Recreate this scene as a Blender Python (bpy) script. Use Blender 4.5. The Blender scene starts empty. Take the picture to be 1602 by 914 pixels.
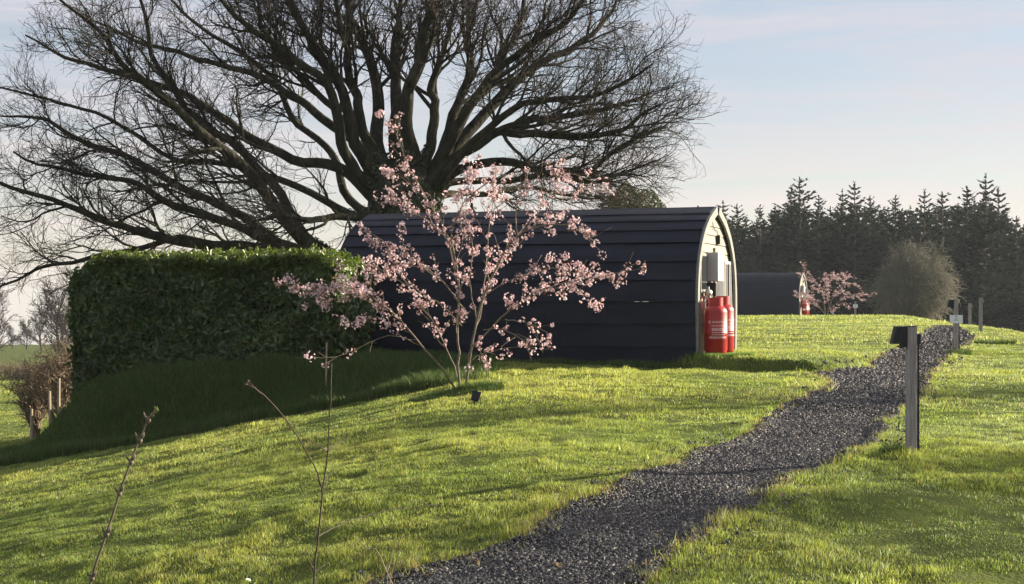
import bpy, math, random
import numpy as np
from mathutils import Vector, Matrix, Quaternion
random.seed(7)
HAZE = .0002
rng = np.random.default_rng(11)
D = bpy.data
scene = bpy.context.scene
COL = scene.collection
R_ = math.radians

# ------------------------------------------------------------------ camera
EYE = 1.6
F = 2400.0
CX, CY, HOR = 801.0, 457.0, 475.0
PITCH = math.atan((HOR - CY) / F)
cam_d = D.cameras.new('camera')
cam_d.sensor_width = 36.0
cam_d.lens = 36.0 * F / 1602.0
cam_d.clip_start = 0.05
cam_d.clip_end = 9000
cam = D.objects.new('camera', cam_d)
COL.objects.link(cam)
cam.location = (0, 0, EYE)
cam.rotation_euler = (math.pi / 2 + PITCH, 0, 0)
scene.camera = cam


def ray(u, v):
    a = (u - CX) / F
    b = (CY - v) / F
    f = math.cos(PITCH) - math.sin(PITCH) * b
    z = math.sin(PITCH) + math.cos(PITCH) * b
    return a / f, z / f


def at(u, v, Y):
    a, z = ray(u, v)
    return Vector((a * Y, Y, EYE + z * Y))


# ------------------------------------------------------------------ noise + terrain
_tab = np.random.default_rng(3).random((256, 256))


def vn(x, y, s=0):
    x = np.asarray(x, float) + s * 17.3
    y = np.asarray(y, float) + s * 9.7
    xi = np.floor(x).astype(int)
    yi = np.floor(y).astype(int)
    fx = x - xi
    fy = y - yi
    fx = fx * fx * (3 - 2 * fx)
    fy = fy * fy * (3 - 2 * fy)
    a = _tab[xi & 255, yi & 255]
    b = _tab[(xi + 1) & 255, yi & 255]
    c = _tab[xi & 255, (yi + 1) & 255]
    d = _tab[(xi + 1) & 255, (yi + 1) & 255]
    return (a * (1 - fx) + b * fx) * (1 - fy) + (c * (1 - fx) + d * fx) * fy - 0.5


def sstep(a, b, x):
    t = np.clip((x - a) / (b - a), 0, 1)
    return t * t * (3 - 2 * t)


BY = np.array([-4000, -20, 0, 5, 8.2, 10, 11.8, 18, 24, 27.6, 45, 65, 85, 95, 140, 4000], float)
BZ = np.array([-1.8, -1.65, -1.62, -1.6, -1.5, -1.35, -1.19, -1.08, -1.0, -.93, -.79, -.74, -.60, -.60, -.5, -.5])
LY = np.array([-4000, 0, 22, 45, 80, 120, 250, 300, 340, 600, 4000], float)
LZ = np.array([-3.0, -2.6, -2.6, -3.3, -4.2, -5.2, -7.3, -7.6, -9.5, -40, -230])
UC = np.array([0, 1400, 1440, 1500, 1602, 1800, 2600], float)
YC = np.array([92, 90, 76, 60, 46, 40, 40], float)


def softp(t, k):
    return k * np.logaddexp(0, t / k)


def base_z(X, Y, fine=True):
    X = np.asarray(X, float)
    Y = np.asarray(Y, float)
    b = sum(np.interp(Y * k, BY, BZ) for k in (.9, .95, 1.0, 1.05, 1.1)) / 5
    dr = .2 * softp(-(X + .3), .5)
    dr = np.minimum(dr, 2.4)
    yt = 22.0 - .2 * np.clip(X + 1, -9, 0)
    T = sstep(0, 1.35, Y - yt) * sstep(-7.9, -6.55, X + .12 * np.clip(Y - 24, 0, 30))
    T = T * (1 - sstep(-.5, .2, X) * .0)
    z1 = b - dr * (1 - T * (1 - .24 * sstep(-3.5, -7.2, X) - .14 * sstep(-5.6, -7.2, X)))
    Yp = np.maximum(Y, 1)
    u = CX + F * X / Yp
    yc = np.interp(u, UC, YC)
    z1 = z1 - .09 * softp(Y - yc, 2.0)
    z1 = np.maximum(z1, -9)
    zl = sum(np.interp(Y * k, LY, LZ) for k in (.9, 1.0, 1.1)) / 3
    wl = sstep(28, 42, Y) * sstep(.02, -.2, X / Yp)
    far = sstep(260, 600, Y)
    z = z1 * (1 - wl) + zl * wl
    z = z * (1 - far) + zl * far
    if fine:
        amp = sstep(110, 60, Y) * sstep(-40, -12, X)
        z = z + amp * (.050 * vn(X / 1.9, Y / 2.3, 1) + .044 * vn(X / .8, Y / .7, 2) + .030 * vn(X / .33, Y / .3, 3))
        z = z + (1 - amp) * .5 * vn(X / 14, Y / 14, 4)
    return z + EYE


def hit(u, v, y0=4.0, y1=110.0):
    a, zz = ray(u, v)
    Ys = np.linspace(y0, y1, 2200)
    g = base_z(a * Ys, Ys, False)
    r = EYE + zz * Ys
    k = np.argmax(g >= r)
    if g[k] < r[k]:
        k = len(Ys) - 1
    return a * Ys[k], Ys[k]


LEFT = [(590, 910), (740, 870), (830, 835), (890, 800), (960, 770), (1000, 747), (1045, 729), (1113, 699), (1181, 679), (1208, 654),
        (1235, 631), (1292, 611), (1303, 602), (1296, 595), (1262, 589), (1290, 583), (1362, 577), (1385, 556), (1408, 545), (1439, 527), (1462, 510.5)]
RIGHT = [(1000, 903), (1059, 858), (1127, 817), (1181, 783), (1226, 754), (1272, 735), (1353, 704), (1376, 681), (1394, 649),
         (1446, 613), (1453, 586), (1471, 568), (1512, 543), (1524, 527), (1503, 513.5), (1492, 510.5)]
lp = [(-3.6, 3.0)] + [hit(*p) for p in LEFT]
rp = [(-1.3, 3.0)] + [hit(*p) for p in RIGHT]
PATH = np.array(lp + rp[::-1])
SPUR = np.array([(3.95, 23.15), (3.3, 23.9), (3.15, 24.35), (3.6, 24.9), (4.4, 24.3), (5.0, 23.6), (5.6, 23.0), (5.2, 22.4), (4.5, 22.5)])


def sd_poly(X, Y, P):
    """signed distance, negative inside"""
    X = np.asarray(X, float).ravel()
    Y = np.asarray(Y, float).ravel()
    d = np.full(X.shape, 1e9)
    ins = np.zeros(X.shape, bool)
    n = len(P)
    for i in range(n):
        ax, ay = P[i]
        bx, by = P[(i + 1) % n]
        ex, ey = bx - ax, by - ay
        t = np.clip(((X - ax) * ex + (Y - ay) * ey) / (ex * ex + ey * ey + 1e-12), 0, 1)
        d = np.minimum(d, (X - ax - t * ex) ** 2 + (Y - ay - t * ey) ** 2)
        c = ((ay > Y) != (by > Y)) & (X < (bx - ax) * (Y - ay) / ((by - ay) if by != ay else 1e-12) + ax)
        ins ^= c
    d = np.sqrt(d)
    return np.where(ins, -d, d)


def path_sd(X, Y):
    X = np.asarray(X, float)
    sh = X.shape
    x = X.ravel()
    y = np.asarray(Y, float).ravel()
    out = np.full(x.shape, 9.0)
    m = (y > 2.5) & (y < 75) & (x > -5) & (x < 24)
    if m.any():
        xm, ym = x[m], y[m]
        s = sd_poly(xm, ym, PATH)
        s = s + .07 * vn(xm / .6, ym / .7, 5) + .08 * vn(xm / .15, ym / .15, 6)
        out[m] = s
    return out.reshape(sh)


def spur_sd(X, Y):
    return sd_poly(X, Y, SPUR).reshape(np.shape(X))


def zg(X, Y):
    X = np.asarray(X, float)
    Y = np.asarray(Y, float)
    z = base_z(X, Y)
    s = path_sd(X, Y)
    z = z - .05 * sstep(.02, -.12, s)
    # turf bank: the lawn beyond this line stands a little higher than the lawn before it
    d = (X - 2.9) * .538 + (Y - 23.75) * .843 + .10 * vn(X / .5, Y / .5, 7) + .05 * vn(X / .15, Y / .15, 17)
    lift = .17 * sstep(0, .20, d) * (1 - sstep(.9, 7, d)) - .05 * np.exp(-((d + .12) / .14) ** 2)
    z = z + lift * sstep(2.2, 2.9, X) * sstep(.0, .45, s) * (1 - sstep(5.0, 6.0, X - .1 * (Y - 23))) * (Y > 21) * (Y < 32)
    return z


def zg1(x, y):
    return float(zg(np.array([x], float), np.array([y], float))[0])


# ------------------------------------------------------------------ object helpers
def tag(o, label=None, cat=None, group=None, kind=None):
    if label: o['label'] = label
    if cat: o['category'] = cat
    if group: o['group'] = group
    if kind: o['kind'] = kind
    return o


def empty(name, loc, label, cat, group=None, rz=0.0):
    o = D.objects.new(name, None)
    COL.objects.link(o)
    o.location = loc
    o.rotation_euler = (0, 0, rz)
    o.empty_display_size = .2
    return tag(o, label, cat, group)


def mesh_np(name, V, faces, mat, parent=None, cols=None, smooth=False):
    """faces: list of int arrays each (n,k)"""
    me = D.meshes.new(name)
    V = np.asarray(V, np.float32)
    me.vertices.add(len(V))
    me.vertices.foreach_set('co', V.ravel())
    loops = np.concatenate([f.ravel() for f in faces]).astype(np.int32)
    tot = np.concatenate([np.full(len(f), f.shape[1]) for f in faces]).astype(np.int32)
    st = np.concatenate([[0], np.cumsum(tot)[:-1]]).astype(np.int32)
    me.loops.add(len(loops))
    me.loops.foreach_set('vertex_index', loops)
    me.polygons.add(len(tot))
    me.polygons.foreach_set('loop_start', st)
    me.polygons.foreach_set('loop_total', tot)
    if smooth:
        me.polygons.foreach_set('use_smooth', np.ones(len(tot), bool))
    if cols is not None:
        a = me.color_attributes.new('tint', 'FLOAT_COLOR', 'POINT')
        c = np.ones((len(V), 4), np.float32)
        c[:, :3] = cols
        a.data.foreach_set('color', c.ravel())
    me.update(calc_edges=True)
    if mat: me.materials.append(mat)
    o = D.objects.new(name, me)
    COL.objects.link(o)
    if parent: o.parent = parent
    return o


class MB:
    def __init__(s):
        s.v = []
        s.f = []

    def add(s, v, f):
        n = len(s.v)
        s.v += [tuple(p) for p in v]
        s.f += [tuple(i + n for i in q) for q in f]
        return s

    def box(s, x0, x1, y0, y1, z0, z1, taper=None):
        v = [(x0, y0, z0), (x1, y0, z0), (x1, y1, z0), (x0, y1, z0), (x0, y0, z1), (x1, y0, z1), (x1, y1, z1), (x0, y1, z1)]
        return s.add(v, [(0, 3, 2, 1), (4, 5, 6, 7), (0, 1, 5, 4), (1, 2, 6, 5), (2, 3, 7, 6), (3, 0, 4, 7)])

    def hexa(s, v):
        return s.add(v, [(0, 3, 2, 1), (4, 5, 6, 7), (0, 1, 5, 4), (1, 2, 6, 5), (2, 3, 7, 6), (3, 0, 4, 7)])

    def lathe(s, prof, c=(0, 0), n=24):
        v = []
        f = []
        for r, z in prof:
            for k in range(n):
                a = 2 * math.pi * k / n
                v.append((c[0] + r * math.cos(a), c[1] + r * math.sin(a), z))
        for i in range(len(prof) - 1):
            for k in range(n):
                k2 = (k + 1) % n
                f.append((i * n + k, i * n + k2, (i + 1) * n + k2, (i + 1) * n + k))
        v.append((c[0], c[1], prof[0][1])); b = len(v) - 1
        v.append((c[0], c[1], prof[-1][1])); t = len(v) - 1
        m = (len(prof) - 1) * n
        for k in range(n):
            k2 = (k + 1) % n
            f.append((k2, k, b))
            f.append((m + k, m + k2, t))
        return s.add(v, f)

    def tube(s, pts, r, n=7):
        P = np.array([[tuple(p) for p in pts]], float)
        rr = np.array([r if hasattr(r, '__len__') else [r] * len(pts)], float)
        V, Fc = tubes(P, rr, n)
        return s.add(V.tolist(), Fc[0].tolist() + Fc[1].tolist())

    def build(s, name, mat, parent=None, smooth=False, bevel=0, loc=None):
        me = D.meshes.new(name)
        me.from_pydata(s.v, [], s.f)
        if smooth:
            me.polygons.foreach_set('use_smooth', [True] * len(me.polygons))
        me.materials.append(mat)
        me.update()
        o = D.objects.new(name, me)
        COL.objects.link(o)
        if parent: o.parent = parent
        if loc: o.location = loc
        if bevel:
            b = o.modifiers.new('bevel', 'BEVEL')
            b.width = bevel
            b.segments = 2
            b.limit_method = 'ANGLE'
        return o


def norm(a):
    return a / np.maximum(np.linalg.norm(a, axis=-1, keepdims=True), 1e-9)


def tubes(P, R, k=3):
    """P (B,n,3), R (B,n) -> verts, [quads, caps]"""
    B, n, _ = P.shape
    T = np.empty_like(P)
    T[:, 1:-1] = P[:, 2:] - P[:, :-2]
    T[:, 0] = P[:, 1] - P[:, 0]
    T[:, -1] = P[:, -1] - P[:, -2]
    T = norm(T)
    ref = np.zeros((B, 1, 3))
    m = T[:, 0]
    ax = np.argmin(np.abs(norm(P[:, -1] - P[:, 0])), axis=1)
    ref[np.arange(B), 0, ax] = 1
    A = norm(np.cross(T, np.broadcast_to(ref, T.shape)))
    Bn = np.cross(T, A)
    ang = np.arange(k) * 2 * np.pi / k
    V = P[:, :, None, :] + R[:, :, None, None] * (np.cos(ang)[None, None, :, None] * A[:, :, None, :] + np.sin(ang)[None, None, :, None] * Bn[:, :, None, :])
    V = V.reshape(-1, 3)
    i = np.arange(n - 1)[:, None] * k + np.arange(k)[None, :]
    j = np.arange(n - 1)[:, None] * k + (np.arange(k)[None, :] + 1) % k
    q = np.stack([i, j, j + k, i + k], -1).reshape(-1, 4)
    Q = (q[None] + (np.arange(B) * n * k)[:, None, None]).reshape(-1, 4)
    cap = np.arange((n - 1) * k, n * k)[None, :]
    C = (cap[None] + (np.arange(B) * n * k)[:, None, None]).reshape(-1, k)
    return V, [Q, C]


def resample(pts, n, wig=0.0, seed=0):
    p = np.array([tuple(q) for q in pts], float)
    m = len(p)
    out = []
    pp = np.vstack([2 * p[0] - p[1], p, 2 * p[-1] - p[-2]])
    for t in np.linspace(0, m - 1, n):
        i = min(int(t), m - 2)
        f = t - i
        a, b, c, d = pp[i], pp[i + 1], pp[i + 2], pp[i + 3]
        out.append(.5 * ((2 * b) + (-a + c) * f + (2 * a - 5 * b + 4 * c - d) * f * f + (-a + 3 * b - 3 * c + d) * f ** 3))
    out = np.array(out)
    if wig:
        r = np.random.default_rng(seed)
        w = r.normal(0, wig, (n, 3))
        w[0] = 0
        out = out + w
    return out


def grow(P, R, m, n, tmin, tmax, length, ang, up, jit, rfac, rmin, g, taper_len=.5, rcap=1.0, gravity=None, outward=None):
    B, N, _ = P.shape
    t = g.uniform(tmin, tmax, (B, m))
    # stratify along the branch
    t = tmin + (tmax - tmin) * ((np.arange(m)[None, :] + g.random((B, m))) / m)
    x = t * (N - 1)
    i = np.minimum(x.astype(int), N - 2)
    f = (x - i)[..., None]
    b = np.arange(B)[:, None]
    pos = P[b, i] * (1 - f) + P[b, i + 1] * f
    tan = norm(P[b, i + 1] - P[b, i])
    rad = R[b, i] * (1 - f[..., 0]) + R[b, i + 1] * f[..., 0]
    rv = norm(g.normal(size=(B, m, 3)))
    perp = norm(np.cross(tan, rv))
    a = ang * g.uniform(.6, 1.4, (B, m, 1))
    d = np.cos(a) * tan + np.sin(a) * perp
    d = d.reshape(-1, 3)
    pos = pos.reshape(-1, 3)
    L = (length * (1 - taper_len * t) * g.uniform(.55, 1.25, (B, m))).reshape(-1)
    r0 = np.clip(rad.reshape(-1) * rfac, rmin, rcap)
    out = np.empty((len(pos), n, 3))
    out[:, 0] = pos
    st = L / (n - 1)
    for k in range(1, n):
        d = d + jit * g.normal(size=d.shape)
        d[:, 2] += up
        if outward is not None:
            d += outward[1] * norm(pos - np.array(outward[0]))
        d = norm(d)
        out[:, k] = out[:, k - 1] + d * st[:, None]
    tt = np.linspace(0, 1, n)[None, :]
    RR = r0[:, None] * (1 - tt) + np.minimum(rmin, r0[:, None]) * tt
    return out, RR


def join_np(parts):
    Vs = []
    Fs = {}
    off = 0
    for V, fl in parts:
        Vs.append(V)
        for f in fl:
            Fs.setdefault(f.shape[1], []).append(f + off)
        off += len(V)
    return np.vstack(Vs), [np.vstack(x) for x in Fs.values()]


# ------------------------------------------------------------------ materials
def new_mat(name):
    m = D.materials.new(name)
    m.use_nodes = True
    nt = m.node_tree
    nt.nodes.clear()
    return m, nt, nt.nodes, nt.links


def mat_noise(name, c1, c2, scale=8, rough=.8, c3=None, bump=0.0, bscale=None, stretch=(1, 1, 1), spec=.4, metal=0, coord='Object', detail=6):
    m, nt, N, L = new_mat(name)
    out = N.new('ShaderNodeOutputMaterial')
    p = N.new('ShaderNodeBsdfPrincipled')
    tc = N.new('ShaderNodeTexCoord')
    mp = N.new('ShaderNodeMapping')
    mp.inputs['Scale'].default_value = stretch
    no = N.new('ShaderNodeTexNoise')
    no.inputs['Scale'].default_value = scale
    no.inputs['Detail'].default_value = detail
    no.inputs['Roughness'].default_value = .65
    rp = N.new('ShaderNodeValToRGB')
    e = rp.color_ramp.elements
    e[0].position = .32
    e[1].position = .68
    e[0].color = (*c1, 1)
    e[1].color = (*c2, 1)
    if c3:
        q = e.new(.5)
        q.color = (*c3, 1)
    L.new(tc.outputs[coord], mp.inputs['Vector'])
    L.new(mp.outputs[0], no.inputs['Vector'])
    L.new(no.outputs[0], rp.inputs[0])
    L.new(rp.outputs[0], p.inputs['Base Color'])
    p.inputs['Roughness'].default_value = rough
    p.inputs['Specular IOR Level'].default_value = spec
    p.inputs['Metallic'].default_value = metal
    if bump:
        n2 = N.new('ShaderNodeTexNoise')
        n2.inputs['Scale'].default_value = bscale or scale * 4
        n2.inputs['Detail'].default_value = 5
        L.new(mp.outputs[0], n2.inputs['Vector'])
        bp = N.new('ShaderNodeBump')
        bp.inputs['Strength'].default_value = 1
        bp.inputs['Distance'].default_value = bump
        L.new(n2.outputs[0], bp.inputs['Height'])
        L.new(bp.outputs[0], p.inputs['Normal'])
    L.new(p.outputs[0], out.inputs[0])
    return m


def mat_leaf(name, trans=.4, gloss=.06, grough=.35, tcol=1.0):
    """diffuse + translucent, colour from the 'tint' attribute"""
    m, nt, N, L = new_mat(name)
    out = N.new('ShaderNodeOutputMaterial')
    at_ = N.new('ShaderNodeAttribute')
    at_.attribute_name = 'tint'
    di = N.new('ShaderNodeBsdfDiffuse')
    tr = N.new('ShaderNodeBsdfTranslucent')
    mx = N.new('ShaderNodeMixShader')
    mx.inputs[0].default_value = trans
    gl = N.new('ShaderNodeBsdfGlossy')
    gl.inputs['Roughness'].default_value = grough
    m2 = N.new('ShaderNodeMixShader')
    m2.inputs[0].default_value = gloss
    L.new(at_.outputs['Color'], di.inputs[0])
    if tcol != 1.0:
        hs = N.new('ShaderNodeHueSaturation')
        hs.inputs['Value'].default_value = tcol
        hs.inputs['Saturation'].default_value = 1.1
        L.new(at_.outputs['Color'], hs.inputs['Color'])
        L.new(hs.outputs[0], tr.inputs[0])
    else:
        L.new(at_.outputs['Color'], tr.inputs[0])
    L.new(di.outputs[0], mx.inputs[1])
    L.new(tr.outputs[0], mx.inputs[2])
    L.new(mx.outputs[0], m2.inputs[1])
    L.new(gl.outputs[0], m2.inputs[2])
    L.new(m2.outputs[0], out.inputs[0])
    return m


M_lawn = mat_noise('lawn_soil', (.060, .080, .016), (.13, .155, .032), 1.3, .95, (.07, .09, .02), bump=.02, bscale=30, spec=.1)
M_blade = mat_leaf('grass_blades', .46, .018, .55, 1.6)
M_rblade = mat_leaf('rough_grass_blades', .35, .03, .5, 1.2)
M_gravel_bed = mat_noise('gravel_bed', (.018, .018, .020), (.062, .057, .056), 26, .9, (.038, .036, .038), bump=.02, bscale=60, spec=.2)
M_stone = mat_leaf('gravel_chips', 0.0, .04, .5)
M_bark = mat_noise('oak_bark', (.018, .017, .013), (.066, .060, .042), 5, .95, (.034, .033, .022), bump=.07, bscale=11, stretch=(1, 1, .35), spec=.15)
M_twig = mat_noise('oak_twigs', (.030, .025, .020), (.060, .050, .040), 2, .95, spec=.1)
M_ivy = mat_leaf('ivy_leaves', .2, .04, .4)
M_cbark = mat_noise('cherry_bark', (.10, .08, .06), (.26, .21, .15), 20, .75, (.17, .14, .10), bump=.004, bscale=90, spec=.3)
M_petal = mat_leaf('petals', .38, .02, .5, 1.1)
M_pod = mat_noise('pod_paint', (.0085, .0100, .0185), (.0185, .0215, .0375), 2.6, .66, (.0125, .0148, .0265), bump=.004, bscale=18, stretch=(.35, 1, 1), spec=.22)
M_cream = mat_noise('cream_boards', (.22, .205, .17), (.29, .27, .225), 5, .65, bump=.001, bscale=60, spec=.3)
M_trim = mat_noise('grey_trim', (.145, .153, .14), (.205, .213, .192), 6, .6, spec=.3)
M_white = mat_noise('white_plastic', (.40, .39, .40), (.48, .47, .47), 4, .45, spec=.4)
M_black = mat_noise('black_plastic', (.008, .009, .013), (.016, .017, .023), 5, .45, spec=.4)
M_red = mat_noise('red_gas_paint', (.31, .013, .012), (.40, .026, .022), 7, .42, (.34, .016, .014), bump=.001, bscale=40, spec=.5)
M_letter = mat_noise('white_lettering', (.7, .62, .62), (.85, .8, .8), 30, .6)
M_metal = mat_noise('dull_metal', (.35, .35, .34), (.6, .6, .58), 20, .4, metal=.8)
M_post = mat_noise('weathered_post', (.20, .18, .175), (.40, .37, .35), 9, .85, (.30, .27, .265), bump=.004, bscale=30, stretch=(6, 6, .5), spec=.2)
M_stake = mat_noise('pale_stake', (.26, .21, .15), (.42, .35, .26), 12, .85, stretch=(4, 4, .5), spec=.2)
M_sign = mat_noise('sign_face', (.66, .70, .76), (.76, .79, .84), 6, .4)
M_pink = mat_noise('notice_paper', (.55, .22, .20), (.72, .38, .34), 9, .6)
M_hleaf = mat_leaf('laurel_leaves', .3, .045, .38, 1.6)
M_core = mat_noise('hedge_core', (.010, .012, .006), (.03, .03, .015), 12, .95, spec=.1)
M_spruce = mat_leaf('spruce_needles', .12, .02, .6)
M_strunk = mat_noise('spruce_trunk', (.05, .04, .03), (.11, .09, .07), 6, .95, spec=.1)
M_brush = mat_noise('thicket_twigs', (.13, .10, .068), (.27, .21, .145), 9, .9, spec=.1)
M_pale = mat_noise('pale_bush_twigs', (.135, .132, .10), (.23, .22, .165), 1, .9, spec=.1)
M_far = mat_noise('far_tree_bark', (.05, .042, .038), (.09, .078, .07), 1, .95, spec=.1)
M_stem = mat_noise('stem_bark', (.075, .058, .042), (.19, .15, .105), 60, .6, (.12, .095, .066), spec=.4)
M_dead = mat_noise('dead_stem', (.045, .035, .028), (.10, .08, .06), 50, .8, spec=.2)
M_bud = mat_leaf('bud_leaves', .4, .05)

m, nt, N, L = new_mat('dark_glass')
o_ = N.new('ShaderNodeOutputMaterial'); p_ = N.new('ShaderNodeBsdfPrincipled')
p_.inputs['Base Color'].default_value = (.02, .025, .025, 1)
p_.inputs['Roughness'].default_value = .06
p_.inputs['Specular IOR Level'].default_value = .8
L.new(p_.outputs[0], o_.inputs[0])
M_glass = m

# ------------------------------------------------------------------ ground
def axis(lo, hi, step, far, ratio):
    a = list(np.arange(lo, hi, step))
    s = step
    x = a[-1]
    while x < far:
        s *= ratio
        x += s
        a.append(x)
    s = step
    x = a[0]
    pre = []
    while x > -far:
        s *= ratio
        x -= s
        pre.append(x)
    return np.array(pre[::-1] + a)


gx = axis(-9, 9, .075, 1500, 1.05)
gy = axis(5, 30, .075, 1500, 1.035)
GX, GY = np.meshgrid(gx, gy)
GZ = zg(GX, GY)
nx, ny = len(gx), len(gy)
idx = np.arange(nx * ny).reshape(ny, nx)
fq = np.stack([idx[:-1, :-1], idx[:-1, 1:], idx[1:, 1:], idx[1:, :-1]], -1).reshape(-1, 4)
g0 = mesh_np('lawn', np.stack([GX, GY, GZ], -1).reshape(-1, 3), [fq], M_lawn, smooth=True)
tag(g0, kind='structure')

# gravel path: its own sheet, ragged edge
def path_sheet(x0, x1, y0, y1, st):
    ax = np.arange(x0, x1, st)
    ay = np.arange(y0, y1, st)
    X, Y = np.meshgrid(ax, ay)
    s = path_sd(X, Y)
    Z = zg(X, Y) + .022 * sstep(.05, -.1, s) - .004 * sstep(-.02, .05, s) + .012 * vn(X / .07, Y / .07, 8) * (s < -.05)
    idx = np.arange(X.size).reshape(X.shape)
    q = np.stack([idx[:-1, :-1], idx[:-1, 1:], idx[1:, 1:], idx[1:, :-1]], -1)
    sc = (s[:-1, :-1] + s[1:, 1:]) / 2
    q = q[sc < .02]
    used = np.unique(q)
    mp = -np.ones(X.size, int)
    mp[used] = np.arange(len(used))
    V = np.stack([X, Y, Z], -1).reshape(-1, 3)[used]
    return V, [mp[q]]


pv, pf = join_np([path_sheet(-5, 8, 3.0, 20, .05), path_sheet(1.5, 15, 20 - .05, 45, .09), path_sheet(8, 22, 45 - .09, 66, .15)])
tag(mesh_np('gravel_path', pv, pf, M_gravel_bed, smooth=False), kind='structure')

# gravel chips
def scatter_tri(n, y0, y1, wide=.40, extra=.6):
    """points uniform in area inside the view wedge"""
    y = np.sqrt(rng.uniform(y0 ** 2, y1 ** 2, n))
    x = rng.uniform(-1, 1, n) * (wide * y + extra)
    return x, y


sx, sy = [], []
for (n, a, b) in ((900000, 6.5, 15), (500000, 15, 30), (160000, 30, 62)):
    x, y = scatter_tri(n, a, b)
    s = path_sd(x, y)
    k = ((s < .05) & (rng.random(n) < np.where(s < -.06, 1, .45))) | ((s < .30) & (rng.random(n) < .03))
    sx.append(x[k]); sy.append(y[k])
sx = np.concatenate(sx); sy = np.concatenate(sy)
ns = len(sx)
size = (.008 + .020 * rng.random(ns) ** 1.8) * np.clip(sy / 13, .9, 2.6)
oct_ = np.array([(1, 0, 0), (-.9, .15, 0), (.1, .75, .1), (0, -.7, 0), (.05, 0, .55), (0, 0, -.5)], float)
of = np.array([(0, 2, 4), (2, 1, 4), (1, 3, 4), (3, 0, 4), (2, 0, 5), (1, 2, 5), (3, 1, 5), (0, 3, 5)])
th = rng.uniform(0, 6.28, ns)
ti = rng.normal(0, .55, ns)
V = oct_[None] * (1 + rng.uniform(-.3, .3, (ns, 6, 3)))
V = V * size[:, None, None]
x0 = V[:, :, 0] * np.cos(ti)[:, None] - V[:, :, 2] * np.sin(ti)[:, None]
z0 = V[:, :, 0] * np.sin(ti)[:, None] + V[:, :, 2] * np.cos(ti)[:, None]
x1 = x0 * np.cos(th)[:, None] - V[:, :, 1] * np.sin(th)[:, None]
y1 = x0 * np.sin(th)[:, None] + V[:, :, 1] * np.cos(th)[:, None]
sz = zg(sx, sy) + .022 * sstep(.05, -.1, path_sd(sx, sy))
V = np.stack([x1 + sx[:, None], y1 + sy[:, None], z0 + sz[:, None] + .004], -1).reshape(-1, 3)
Fc = (of[None] + (np.arange(ns) * 6)[:, None, None]).reshape(-1, 3)
tone = np.array([(.045, .044, .047), (.074, .071, .074), (.122, .116, .115), (.027, .026, .027), (.23, .21, .18)])
pick = rng.choice(5, ns, p=[.36, .27, .14, .19, .04])
cc = tone[pick] * rng.uniform(.75, 1.25, (ns, 1))
tag(mesh_np('gravel', V, [Fc], M_stone, cols=np.repeat(cc, 6, 0)),
    'loose dark purple-grey gravel chips covering the winding path', 'gravel', kind='stuff')
print('stones', ns)

# ------------------------------------------------------------------ grass
POD_C = (3.377, 25.394)
POD_A = R_(-20)
POD_L, POD_W = 6.25, 2.966


def pod_local(x, y, c=POD_C):
    dx, dy = x - c[0], y - c[1]
    return dx * math.cos(POD_A) + dy * math.sin(POD_A), -dx * math.sin(POD_A) + dy * math.cos(POD_A)


def hitc(u, v, ym):
    x, y = hit(u, v)
    y = min(y, ym)
    return (u - CX) / F * y, y


POST_AT = [hit(1425, 714), hit(1495, 555), hitc(1534, 515.5, 44), hitc(1517, 505.5, 55), hitc(1338, 489.5, 85)]
CH1 = hit(720, 616)


def blades(x, y, hgt, wid, cols, lean=.45, two=True, z=None, droop=.0):
    n = len(x)
    if z is None: z = zg(x, y)
    a = rng.uniform(0, 2 * np.pi, n)
    w = np.stack([np.cos(a), np.sin(a), np.zeros(n)], -1) * (wid / 2)[:, None]
    la = rng.uniform(0, 2 * np.pi, n)
    lv = np.stack([np.cos(la), np.sin(la), np.zeros(n)], -1) * (hgt * lean * rng.random(n))[:, None]
    b = np.stack([x, y, z - .008], -1)
    up = np.zeros((n, 3)); up[:, 2] = hgt
    tip = b + lv + up * (1 - droop)
    if two:
        mid = b + lv * .32 + up * .6
        V = np.stack([b - w, b + w, mid + w * .75, mid - w * .75, tip], 1)
        o = (np.arange(n) * 5)[:, None]
        q = np.array([[0, 1, 2, 3]]) + o
        t = np.array([[3, 2, 4]]) + o
        return V.reshape(-1, 3), [q, t], np.repeat(cols, 5, 0)
    V = np.stack([b - w, b + w, tip], 1)
    o = (np.arange(n) * 3)[:, None]
    return V.reshape(-1, 3), [np.array([[0, 1, 2]]) + o], np.repeat(cols, 3, 0)


def keep_lawn(x, y):
    lx, ly = pod_local(x, y)
    k = ~((lx < .02) & (lx > -POD_L) & (np.abs(ly) < POD_W / 2))
    s = path_sd(x, y)
    p = np.where(s > .03, 1.0, np.where(s > -.10, .30, 0.0))
    # moss and weeds creeping over the near path
    moss = (y < 10.5) & (s < -.03) & (vn(x / .30, y / .16, 9) > .25)
    p = np.where(moss, .35, p)
    # spur stays bare only in its middle
    return k & (rng.random(len(x)) < p)


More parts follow.
